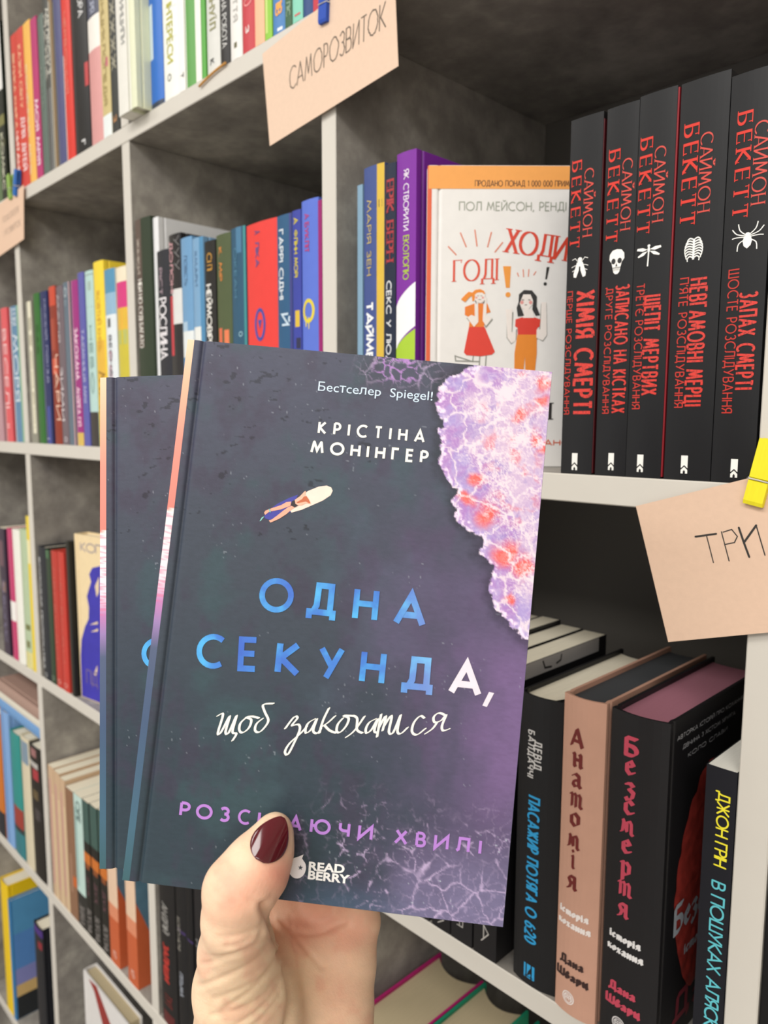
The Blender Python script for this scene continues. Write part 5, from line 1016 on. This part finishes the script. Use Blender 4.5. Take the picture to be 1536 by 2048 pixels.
def held(M4, label, idx):
    ux, uy, uz, og = M4
    root = empty('held_hardcover_book'); root.matrix_world = Matrix([[ux[i], uy[i], uz[i], og[i]] for i in range(3)]+[[0, 0, 0, 1]])
    tag(root, label, 'book', 'two copies of the same novel held up in the hand')
    fm = lambda x, y, z: (y+SP0, x, z-BH)
    make_book(root, BT, BH, BW-SP0, '3c4450', 'h', 'w', bulge=.0016, fmap=fm)
    st = .00045
    us = np.arange(0, BW+st/2, st); vs = np.arange(0, BH+st/2, st); U, Vv = np.meshgrid(us, vs); U = np.minimum(U, BW-.0001)
    colr = art(U*1000, Vv*1000)
    P = np.stack([U, front_y(U)-.00012, -np.minimum(Vv, BH-.0001)], -1)
    grid_mesh('front_cover_print', P, colr, PRINT, root)
    # the printed spine, wrapped a little way round onto the front board
    s = np.concatenate([np.linspace(0, BT, 20)[::-1], [0]]); xs = []
    pts = [(SP0-.00012+.0016*(2*t/BT-1)**2, t) for t in np.linspace(0, BT, 22)[::-1]]+[(SP0+.0016, -.00012), (0, -.00012)]
    vs = np.arange(0, BH+.0005, .0006); S = np.arange(len(pts)); Pm = np.array([[(p[0], p[1]-(.00012 if k == len(pts)-3 else 0), -min(v, BH-.0001)) for k, p in enumerate(pts)] for v in vs])
    SS, VV = np.meshgrid(np.array([p[0]+p[1] for p in pts]), vs*1000)
    grid_mesh('spine_print', Pm, spine_colour(VV, SS), PRINT, root)
    f = lambda a, c, e: (a/1000, front_y(a/1000)-.0003-e, -c/1000)
    blue = bpy.data.materials.get('watery_blue_foil') or blue_foil()
    for nm, items in (('title_lettering', TITLE),):
        ps, pale = [], []
        for k, (ch, p, q, hh) in enumerate(items):
            L = math.dist(p, q); H = hh*1000; dx, dy = (q[0]-p[0])/L, (q[1]-p[1])/L; w = .185
            pp = letters(ch, L, H, 'sans', w, 0)
            tgt = pale if k == len(items)-1 else ps
            tgt += [[(p[0]+a*dx+b*dy, p[1]+a*dy-b*dx) for a, b in o_] for o_ in pp]
        lay(nm, ps, f, blue, root); lay('pale_title_letter', pale+[COMMA], f, mat('e9dde8', .35, .08, 300), root)
    def line(nm, s, pq, H, col, w=.2, gap=.5, kind='sans', bold=0, sq=1.):
        p, q = pq; L = math.dist(p, q); dx, dy = (q[0]-p[0])/L, (q[1]-p[1])/L
        pp = font_polys(s, L, H, bold) if kind == 'font' else letters(s, L, H, kind, w, gap)
        lay(nm, [[(p[0]+a*dx+b*dy, p[1]+a*dy-b*dx) for a, b in o_] for o_ in pp], f, mat(col, .35, .04, 300), root)
    line('bestseller_line', 'Бecтceлep  Spiegel!', SUBT['best'], 3.7, 'cfe2f6', kind='font', bold=0.)
    line('author_lettering', 'КРІСТІНА', SUBT['kri'], 5.2, 'f6f3e8', .2, .82); line('author_lettering', 'МОНІНГЕР', SUBT['mon'], 5.2, 'f6f3e8', .2, .72)
    ps = []
    for ch, p, q in SERIES:
        L = math.dist(p, q)
        ps += [[(p[0]+a, p[1]-b+(q[1]-p[1])*a/L) for a, b in o_] for o_ in letters(ch, L, 5.7, 'sans', .19, 0)]
    lay('series_lettering', ps, f, mat('b37ed0', .35, .04, 300), root)
    ps = []
    for i, stt in enumerate(SCRIPT):
        c = catmull(stt, 4)
        ps += nib(c, .95, .28, math.radians(-32))
    lay('script_lettering', ps, f, mat('f6f3e8', .35, .04, 300), root)
    line('publisher_name', 'READ', SUBT['read'], 3.1, 'f3f1ee', kind='font', bold=.035); line('publisher_name', 'BERRY', SUBT['berry'], 3.1, 'f3f1ee', kind='font', bold=.035)
    cx, cy = SUBT['berryc']; tx, ty = SUBT['tip']
    drop = arc(cx, cy, 3.3, 3.9, -30, 250, 22)+[(tx-1.0, ty+.6), (tx+.6, ty-.3), (tx+.2, ty+1.2)]
    lay('publisher_mark', [[(a, b) for a, b in drop]], f, mat('f1ecee', .35, .04, 300), root)
    sx, sy = SUBT['star']; star = []
    for i in range(10): r = 1.0 if i % 2 == 0 else .42; star.append((sx+r*math.cos(math.radians(36*i-90)), sy+r*math.sin(math.radians(36*i-90))))
    lay('publisher_star', [star], lambda a, c, e: (a/1000, -.0004-e, -c/1000), mat('3c4450'), root)
    cols = [('tail', '3f3f9c'), ('board', 'f7dccd'), ('fin', '8ad0c8'), ('leg1', 'f2a98e'), ('leg2', 'f2a98e'), ('torso', 'f3b79c'), ('hair', 'c2663e'), ('brief', '2b2226'), ('cuff', '7fb6b4')]
    nmz = dict(tail='board_tail', board='surfboard_picture', fin='fin_picture', leg1='surfer_leg', leg2='surfer_leg', torso='surfer_back', hair='surfer_hair', brief='surfer_briefs', cuff='ankle_cuff')  # tail: the purple end of the printed surfboard
    for k, (a, cc_) in enumerate(cols):
        lay(nmz[a], [SURF[a]], (lambda a_, c_, e, k=k: (a_/1000, -.0002-.00004*k, -c_/1000)), mat(cc_, .4, .08, 300), root)
    for n_ in ('board_tail', 'surfboard_picture', 'surfer_leg'): pass
    return root
def blue_foil():
    m = bpy.data.materials.new('watery_blue_foil'); m.use_nodes = True; nt = m.node_tree; b = nt.nodes['Principled BSDF']
    tc = nt.nodes.new('ShaderNodeTexCoord'); n = nt.nodes.new('ShaderNodeTexNoise'); n.inputs['Scale'].default_value = 75; n.inputs['Detail'].default_value = 6
    nt.links.new(tc.outputs['Object'], n.inputs[0]); cr = nt.nodes.new('ShaderNodeValToRGB'); e = cr.color_ramp.elements
    e[0].position = .36; e[0].color = lin('3b66c6')+(1,); e[1].position = .66; e[1].color = lin('4fb0ea')+(1,)
    k = cr.color_ramp.elements.new(.5); k.color = lin('3f80d2')+(1,)
    sp = nt.nodes.new('ShaderNodeSeparateXYZ'); nt.links.new(tc.outputs['Object'], sp.inputs[0])
    mr = nt.nodes.new('ShaderNodeMapRange'); mr.inputs[1].default_value = .085; mr.inputs[2].default_value = .135; mr.inputs[3].default_value = 0; mr.inputs[4].default_value = .75
    nt.links.new(sp.outputs[0], mr.inputs[0]); mx = nt.nodes.new('ShaderNodeMix'); mx.data_type = 'RGBA'; mx.inputs[7].default_value = lin('a9c8ea')+(1,)
    nt.links.new(mr.outputs[0], mx.inputs[0]); nt.links.new(n.outputs['Fac'], cr.inputs[0]); nt.links.new(cr.outputs[0], mx.inputs[6]); nt.links.new(mx.outputs[2], b.inputs['Base Color'])
    b.inputs['Roughness'].default_value = .35; return m
held(HELD1, 'dark blue novel held nearest, its full cover and foamy right edge in view', 0)
held(HELD2, 'second copy of the dark blue novel, half hidden behind the first at the left', 1)
# ------------------------------------------------------------------ cards and clothespins
def card(label, pts, y, z0, col='dcbda6', th=.0005, group='handwritten kraft paper shelf signs'):
    root = empty('sign_card', (pts[0][0], y, z0+pts[0][1])); tag(root, label, 'sign', group)
    V = [(a-pts[0][0], s, b-pts[0][1]) for s in (0, th) for a, b in pts]
    n = len(pts); F = [tuple(range(n)), tuple(range(n, 2*n))[::-1]]+[(i, n+i, n+(i+1) % n, (i+1) % n) for i in range(n)]
    mesh('paper', V, [f[::-1] for f in F], mat(col, .85, .05, 260, .15, bump=.25), root)
    return root
INK = mat('33302e', .6, .1, 600)
def on_card(root, pts, nm, polys, m=INK):
    ox, oz = pts[0]; lay(nm, polys, lambda a, c, e: (a-ox, -.00008-e, c-oz), m, root)
def pin(label, p, q, y, col, wd=.0098):
    """wooden clothespin between two points (x, z) in front of the shelf edge"""
    (xa, za), (xb, zb2) = p, q; L = math.hypot(xb-xa, zb2-za); ang = math.atan2(xb-xa, zb2-za)
    root = empty('clothespin', (xa, y, ZB+za), (0, ang, 0)); tag(root, label, 'clothespin', 'small coloured wooden clothespins')
    m = mat(col, .6, .08, 200, .3, stretch=(4, 4, .4), bump=.3)
    for s, nm in ((-1, 'prong'), (1, 'prong')):
        # side profile in (y, z), extruded across the width
        g = .00035
        pr = [(g, 0), (g, L*.40), (g+.0005, L*.42), (g+.0005, L*.47), (g, L*.49), (g+.0014, L), (.0033, L), (.0037, L*.5), (.0037, L*.415), (.0029, L*.4), (.0029, L*.375), (.0037, L*.36), (.0037, L*.06), (.0030, 0)]
        V = [(x, s*a, z) for x in (-wd/2, wd/2) for a, z in pr]; n = len(pr)
        F = [tuple(range(n)), tuple(range(n, 2*n))[::-1]]+[(i, n+i, n+(i+1) % n, (i+1) % n) for i in range(n)]
        if s > 0: F = [f[::-1] for f in F]
        mesh(nm, V, F, m, root)
    V = []; F = []
    path = [(x*wd*1.05-wd*.52, .0016*math.cos(t), L*.445+.0016*math.sin(t)) for x, t in ((i/60, i/60*math.tau*4) for i in range(61))]
    path = [(-wd*.55, -.0039, L*.388), (-wd*.55, -.0030, L*.39)]+path+[(wd*.55, .0030, L*.39), (wd*.55, -.0039, L*.388), (0, -.0038, L*.388), (-wd*.5, -.0038, L*.388)]
    r = .00045
    for i, a in enumerate(path):
        b = path[min(i+1, len(path)-1)]; a0 = path[max(i-1, 0)]; d = (Vector(b)-Vector(a0)).normalized(); n1 = d.orthogonal().normalized(); n2 = d.cross(n1)
        for k in range(6): V.append(tuple(Vector(a)+n1*r*math.cos(k*math.tau/6)+n2*r*math.sin(k*math.tau/6)))
    for i in range(len(path)-1):
        for k in range(6): F.append((i*6+k, i*6+(k+1) % 6, (i+1)*6+(k+1) % 6, (i+1)*6+k))
    mesh('spring', V, F, mat('c9c6c0', .25, .05, 100), root, smooth=True)
    return root
YC = -.0042
c2pts = [CARD2[0], CARD2[1], (CARD2[1][0]+(CARD2[2][0]-CARD2[1][0])*2.6, CARD2[1][1]+(CARD2[2][1]-CARD2[1][1])*2.6), (CARD2[0][0]+(CARD2[3][0]-CARD2[0][0])*2.3, CARD2[0][1]+(CARD2[3][1]-CARD2[0][1])*2.3)]
cd = card('kraft card reading ТРИ at the right edge under the yellow clothespin', c2pts, YC, ZB)
ps = []
for i, s in enumerate(TRI): ps += rounded(s, .0011 if i in (0, 4, 5) else .0006)
ps += rounded([(1.066, -.0215), (1.0675, -.036)], .0007)+rounded([(1.066, -.0215), (1.0735, -.0195)], .0007)
on_card(cd, c2pts, 'marker_lettering', ps)
pin('bright yellow clothespin at the right edge', (PIN2[0][0], PIN2[0][1]), (PIN2[1][0]+.0012, PIN2[1][1]+.001), YC+.0002, 'ecdf2c')
c1pts = [(CARD1[0][0], CARD1[0][1]), CARD1[1], CARD1[2], (.7905, .3668)]
cd1 = card('kraft card reading САМОРОЗВИТОК hanging under the blue clothespin', c1pts, YC, ZB, 'e2c6b0')
(ax, az), (bx, bz), (tx_, tz_) = CARD1T
ps = []
L = math.dist((ax, az), (bx, bz)); dx, dz = (bx-ax)/L, (bz-az)/L
for p in letters('САМОРОЗВИТОК', L, .0180, 'hand', .095, .2, .02): ps.append([(ax+a*dx-b*dz+b*.12, az+a*dz+b*dx) for a, b in p])
on_card(cd1, c1pts, 'marker_lettering', ps, mat('6a5c50', .6, .15, 500))
pin('dark blue clothespin on the top card', (PIN1[0][0], PIN1[0][1]), (PIN1[0][0]+.002, PIN1[0][1]+.035), YC+.0002, '2a4fb0')
c0pts = [(.0600, .3600), (.0510, .2883), (-.07, .2790), (-.0620, .3520)]
cd0 = card('kraft card with faint pencilled words at the left edge of the photo', c0pts, YC, ZB, 'e0c0a8')
ps = [[(-.03+a, .3235+b+a*.06) for a, b in p] for p in letters('ПСИХОЛОГІЯ', .066, .009, 'hand', .08, .25, .02)]+[[(-.028+a, .3045+b+a*.06) for a, b in p] for p in letters('І РОЗВИТОК', .070, .009, 'hand', .08, .25, .02)]
on_card(cd0, c0pts, 'pencil_lettering', ps, mat('a08c7e', .6, .15, 500))
(x1, z1), (x0, z0) = PIN0[0], PIN0[1]
pin('green and white clothespin at the left edge', (.0125, .3505), (.008, .3845), YC+.0002, '8fb45a')
pin('mid blue clothespin on the left card', (.0305, .3505), (.040, .3850), YC+.0002, '2f6ab8')
def stick():
    (x0, z0), (x1, z1) = STICK; a = Vector((x0, -.0022, ZB+z0)); b = Vector((x1, -.0022, ZB+z1)); d = b-a
    V = []; F = []; N = 10; R = 8
    for i in range(N+1):
        t = i/N; c = a+d*t+Vector((0, 0, .0012*math.sin(t*math.pi))); r = .0011
        for k in range(R): V.append((c.x, c.y+r*math.cos(k*math.tau/R), c.z+r*math.sin(k*math.tau/R)))
    F = [(i*R+k, i*R+(k+1) % R, (i+1)*R+(k+1) % R, (i+1)*R+k) for i in range(N) for k in range(R)]+[tuple(range(R))[::-1], tuple(range(N*R, (N+1)*R))]
    o = mesh('twine', V, F, mat('c8924a', .7, .15, 800), smooth=True); tag(o, 'short orange twine stuck to the front edge of the upper shelf', 'twine')
stick()
# ------------------------------------------------------------------ the hand: one continuous surface grown from rounded bones
def hp(px, py, d): return np.array([(px-768)/FPX*d, (py-1024)/FPX*d, d])     # x right, y down, z away from the lens, metres
def bone(P, a, b, ra, rb):
    ba = b-a; L2 = ba@ba; t = np.clip(((P-a)@ba)/L2, 0, 1); q = P-a-t[..., None]*ba
    return np.sqrt((q*q).sum(-1))-(ra+(rb-ra)*t)
def smin(a, b, k): h = np.clip(.5+.5*(b-a)/k, 0, 1); return b*(1-h)+a*h-k*h*(1-h)

def hand():
    J = {}
    bones = [  # chains of (px, py, depth, radius); smoothing
     ([(550, 1661, .2788, .0065), (538, 1692, .2765, .0089), (512, 1732, .2722, .0112), (477, 1780, .2700, .0122), (472, 1836, .2735, .0119), (474, 1902, .2880, .0142), (482, 1975, .3010, .0185), (500, 2060, .3120, .0225), (520, 2180, .3200, .0260)], .004),
     ([(526, 1736, .2755, .0088), (528, 1752, .2752, .0080)], .005),
     ([(600, 1900, .3625, .0120), (590, 1980, .3560, .0165), (580, 2080, .3380, .0240), (575, 2200, .3300, .0270)], .012),
     ([(702, 1850, .3570, .0120), (680, 1925, .3490, .0165), (655, 2010, .3400, .0205), (628, 2110, .3350, .0240), (605, 2230, .3280, .0260)], .012),
     ([(560, 1830, .3620, .0110), (640, 1828, .3640, .0105), (706, 1838, .3620, .0105)], .010),
     ([(575, 1895, .345, .0100), (500, 1940, .322, .0150)], .014),
     ([(590, 2150, .330, .0290), (560, 2500, .318, .0300), (540, 2900, .300, .0330), (530, 3300, .280, .0350)], .016)]
    fingers = [[(500, 1850, .356, .0108), (478, 1700, .3560, .0096), (470, 1560, .3575, .0088), (476, 1440, .3580, .0076)],
               [(570, 1830, .359, .0106), (556, 1660, .3570, .0096), (552, 1500, .3590, .0088), (560, 1370, .3595, .0076)],
               [(640, 1828, .360, .0104), (636, 1665, .3560, .0094), (636, 1520, .3575, .0086), (642, 1405, .3580, .0074)],
               [(712, 1838, .358, .0096), (714, 1700, .3530, .0084), (716, 1590, .3540, .0076), (718, 1500, .3545, .0066)]]
    chains = [([hp(*c[:3]) for c in ch], [c[3] for c in ch], k) for ch, k in bones]+[([hp(*c[:3]) for c in ch], [c[3] for c in ch], .004) for ch in fingers]
    allp = np.array([p for ch, r, k in chains for p in ch]); lo = allp.min(0)-.04; hi = allp.max(0)+.04
    hi[1] = min(hi[1], .36)
    h = .0010; nx, ny, nz = [int((hi[i]-lo[i])/h)+1 for i in range(3)]
    X, Y, Z = np.meshgrid(lo[0]+h*np.arange(nx), lo[1]+h*np.arange(ny), lo[2]+h*np.arange(nz), indexing='ij')
    S = None
    Pall = np.stack([X, Y, Z], -1).astype(np.float32)
    S = np.full(X.shape, .05, np.float32)
    for ch, rr, k in chains:
        s = None
        blo = np.min(ch, 0)-max(rr)-.02; bhi = np.max(ch, 0)+max(rr)+.02
        sl = tuple(slice(max(0, int((blo[i]-lo[i])/h)), min((nx, ny, nz)[i], int((bhi[i]-lo[i])/h)+2)) for i in range(3))
        P = Pall[sl]
        for i in range(len(ch)-1):
            d = bone(P, ch[i].astype(np.float32), ch[i+1].astype(np.float32), rr[i], rr[i+1]); s = d if s is None else smin(s, d, .003)
        S[sl] = smin(S[sl], s, k)
    # surface nets
    ins = S < 0
    c = np.zeros((nx-1, ny-1, nz-1), np.uint8)
    for dx in (0, 1):
        for dy in (0, 1):
            for dz in (0, 1): c += ins[dx:nx-1+dx, dy:ny-1+dy, dz:nz-1+dz]
    act = (c > 0) & (c < 8); idx = np.full(act.shape, -1, np.int64); n = int(act.sum()); idx[act] = np.arange(n)
    I = np.argwhere(act); acc = np.zeros((n, 3)); cnt = np.zeros(n)
    cor = [(a, b, d) for a in (0, 1) for b in (0, 1) for d in (0, 1)]
    for p in cor:
        for ax in range(3):
            if p[ax] == 0:
                q = list(p); q[ax] = 1
                sa = S[I[:, 0]+p[0], I[:, 1]+p[1], I[:, 2]+p[2]]; sb = S[I[:, 0]+q[0], I[:, 1]+q[1], I[:, 2]+q[2]]
                m = (sa < 0) != (sb < 0); t = np.where(m, sa/(sa-sb+1e-20), 0)
                pt = np.tile(np.array(p, float), (n, 1)); pt[:, ax] = t; acc[m] += pt[m]; cnt[m] += 1
    Vt = lo+h*(I+acc/cnt[:, None]); F = []
    for ax in range(3):
        a1, a2 = [(1, 2), (2, 0), (0, 1)][ax]
        sl0 = [slice(1, -1)]*3; sl0[ax] = slice(0, -1); sl1 = [slice(1, -1)]*3; sl1[ax] = slice(1, None)
        A = ins[tuple(sl0)]; Bb = ins[tuple(sl1)]; E = np.argwhere(A != Bb)
        off = np.ones(3, int); off[ax] = 0; E2 = E+off
        sgn = A[tuple(E.T)]
        e1 = np.zeros(3, int); e1[a1] = 1; e2 = np.zeros(3, int); e2[a2] = 1
        g = lambda K: idx[K[:, 0], K[:, 1], K[:, 2]]
        q = np.stack([g(E2-e1-e2), g(E2-e2), g(E2), g(E2-e1)], 1); q[~sgn] = q[~sgn][:, ::-1]; F.append(q)
    F = np.concatenate(F); F = F[(F >= 0).all(1)]
    # relax a little, then press the creases in along the normals
    def nbr_mean(V_):
        s = np.zeros_like(V_); k = np.zeros(len(V_))
        for a, b in ((0, 1), (1, 2), (2, 3), (3, 0)):
            np.add.at(s, F[:, a], V_[F[:, b]]); np.add.at(k, F[:, a], 1); np.add.at(s, F[:, b], V_[F[:, a]]); np.add.at(k, F[:, b], 1)
        return s/np.maximum(k, 1)[:, None]
    for _ in range(3): Vt = Vt*.4+nbr_mean(Vt)*.6
    def normals(V_):
        nf = np.cross(V_[F[:, 2]]-V_[F[:, 0]], V_[F[:, 3]]-V_[F[:, 1]]); nv = np.zeros_like(V_)
        for a in range(4): np.add.at(nv, F[:, a], nf)
        return nv/np.maximum(np.linalg.norm(nv, axis=1), 1e-12)[:, None]
    N = normals(Vt)
    # creases: curves over the near side, given as points a known way in front of the lens
    cr = [([(425, 1768), (433, 1785), (447, 1798), (470, 1806)], .0004, .0011), ([(497, 1800), (515, 1806), (532, 1802), (543, 1792)], .0005, .0013),
      ([(526, 1812), (524, 1845), (505, 1862), (470, 1872), (435, 1876)], .00045, .0015), ([(527, 1850), (515, 1885), (480, 1905), (430, 1922), (405, 1928)], .00075, .0017),
      ([(545, 1875), (520, 1915), (480, 1940), (430, 1962), (400, 1972)], .00085, .0018), ([(556, 1905), (535, 1945), (490, 1975), (430, 1998)], .0006, .0017), ([(560, 1945), (530, 1990), (480, 2018), (425, 2030)], .0006, .0017),
      ([(505, 1872), (480, 1888), (450, 1894)], .0004, .0012), ([(560, 1990), (530, 2030), (500, 2060)], .0005, .0016), ([(563, 1885), (546, 1932), (506, 1978), (448, 2018)], .0007, .0015), ([(570, 1925), (553, 1978), (516, 2022), (470, 2052)], .0006, .0015), ([(540, 1868), (505, 1900), (460, 1912), (415, 1912)], .0005, .0014),
      ([(528, 1815), (545, 1850), (562, 1895), (575, 1940), (584, 1985), (580, 2030), (572, 2060)], .0030, .0026), ([(560, 1838), (590, 1870), (618, 1905), (645, 1935)], .0008, .0020), ([(690, 1843), (650, 1862), (612, 1868), (585, 1862)], .0010, .0024),
      ([(582, 1830), (585, 1870), (590, 1900)], .0005, .0014)]
    near = N[:, 2] < .35; scr = np.stack([Vt[:, 0]/Vt[:, 2]*FPX+768, Vt[:, 1]/Vt[:, 2]*FPX+1024], 1)
    disp = np.zeros(len(Vt))
    for pl, dep, wdt in cr:
        pl = np.array(catmull(pl, 4)); dm = np.full(len(Vt), 1e9)
        for a, b in zip(pl[:-1], pl[1:]):
            e = b-a; t = np.clip(((scr-a)@e)/(e@e+1e-9), 0, 1); dm = np.minimum(dm, np.linalg.norm(scr-a-t[:, None]*e, axis=1))
        dm = dm/FPX*Vt[:, 2]; wdt *= .60; dep *= .62; t = dm/wdt
        disp += dep*(-np.exp(-t*t)+.15*np.exp(-(t-2)**2))
    Vt = Vt+N*(disp*near)[:, None]
    Vt = Vt+N*(.00012*np.sin(scr[:, 0]*.21+scr[:, 1]*.13))[:, None]*0
    # pinker skin on the thumb's side and the finger pads
    col = np.tile(np.array(lin('efcdae')), (len(Vt), 1)); pk = np.array(lin('e39c86')); yl = np.array(lin('f4d8b2'))
    def blob(x, y, r): return np.exp(-(((scr[:, 0]-x)**2+(scr[:, 1]-y)**2)/r**2))
    w = np.clip(.85*blob(560, 1745, 48)+.6*blob(470, 1790, 60)+.55*blob(640, 1830, 70)+.45*blob(590, 1860, 45)+.3*blob(720, 1860, 60)+.4*blob(670, 1990, 60), 0, 1)[:, None]
    col = col*(1-w)+pk*w; w = np.clip(.5*blob(470, 2010, 90)+.4*blob(600, 1980, 60), 0, 1)[:, None]; col = col*(1-w)+yl*w
    q1 = fbm(scr[:, 0]/46+40, scr[:, 1]/46+40, 201, 4); w = (.34*ss(.48, .7, q1))[:, None]; col = col*(1-w)+pk*w
    col = col*(1+.10*(fbm(scr[:, 0]/14+40, scr[:, 1]/14+40, 207, 3)-.5))[:, None]
    wld = np.array(CAM_LOC)+Vt[:, :1]*np.array(CAM_R[0])+Vt[:, 1:2]*np.array(CAM_R[1])+Vt[:, 2:3]*np.array(CAM_R[2])
    org = wld.mean(0)
    root = empty('hand', tuple(org)); tag(root, 'left hand with dark red thumbnail gripping the two dark blue books', 'person')
    me = bpy.data.meshes.new('skin'); me.from_pydata((wld-org).tolist(), [], F.tolist()); me.update()
    a = me.color_attributes.new('print', 'FLOAT_COLOR', 'POINT'); a.data.foreach_set('color', np.concatenate([col, np.ones((len(col), 1))], 1).reshape(-1).astype(np.float32))
    me.polygons.foreach_set('use_smooth', [True]*len(me.polygons))
    m = vcol_material('skin', .48); nt = m.node_tree; b = nt.nodes['Principled BSDF']
    b.inputs['Subsurface Weight'].default_value = .25; b.inputs['Subsurface Radius'].default_value = (.006, .0025, .0015); b.inputs['Subsurface Scale'].default_value = 1.0
    nn = [k for k in nt.nodes if k.bl_idname == 'ShaderNodeTexNoise'][0]; nn.inputs['Scale'].default_value = 900; nn.inputs['Detail'].default_value = 6
    bb = [k for k in nt.nodes if k.bl_idname == 'ShaderNodeBump'][0]; bb.inputs['Strength'].default_value = .35; bb.inputs['Distance'].default_value = .0004
    me.materials.append(m); o = bpy.data.objects.new('skin', me); C.objects.link(o); o.parent = root
    # nail: an almond-shaped curved plate over the tip of the thumb
    A = np.array([(517.5, 1717)]) ; base = np.array((519., 1722.)); tip = np.array((566., 1634.)); ax_ = tip-base; LN = np.linalg.norm(ax_); ax_ /= LN; bt = np.array((-ax_[1], ax_[0]))
    N1, N2 = 26, 16; V = []; Fn = []
    tt = np.linspace(.012, .985, N1); prof = np.clip(np.sin(np.pi*tt**.82)**.62, .05, 1)*(1-.16*tt)*1.04
    for lay_ in (0, 1):
        for i in range(N1):
            t = i/(N1-1); cpt = base+ax_*LN*t; hw = 38.0*prof[i]
            for j in range(N2):
                s = -1+2*j/(N2-1); p = cpt+bt*hw*s
                dpt = .2616+.0092*t+.0016*(t-.4)**2+.0030*(s*prof[i])**2 + lay_*.0007
                V.append(hp(p[0], p[1], dpt))
    M_ = N1*N2
    for k, fl in ((0, False), (M_, True)):
        for i in range(N1-1):
            for j in range(N2-1):
                q = (k+i*N2+j, k+i*N2+j+1, k+(i+1)*N2+j+1, k+(i+1)*N2+j); Fn.append(q if fl else q[::-1])
    rim = [j for j in range(N2)]+[i*N2+N2-1 for i in range(1, N1)]+[(N1-1)*N2+j for j in range(N2-2, -1, -1)]+[i*N2 for i in range(N1-2, 0, -1)]
    for a_, b_ in zip(rim, rim[1:]+rim[:1]): Fn.append((a_, b_, b_+M_, a_+M_))
    V = np.array(V); W = np.array(CAM_LOC)+V[:, :1]*np.array(CAM_R[0])+V[:, 1:2]*np.array(CAM_R[1])+V[:, 2:3]*np.array(CAM_R[2])-org
    mesh('thumbnail', W.tolist(), Fn, mat('520c18', .10, .05, 100, .5, coat=.35), root, smooth=True)
hand()
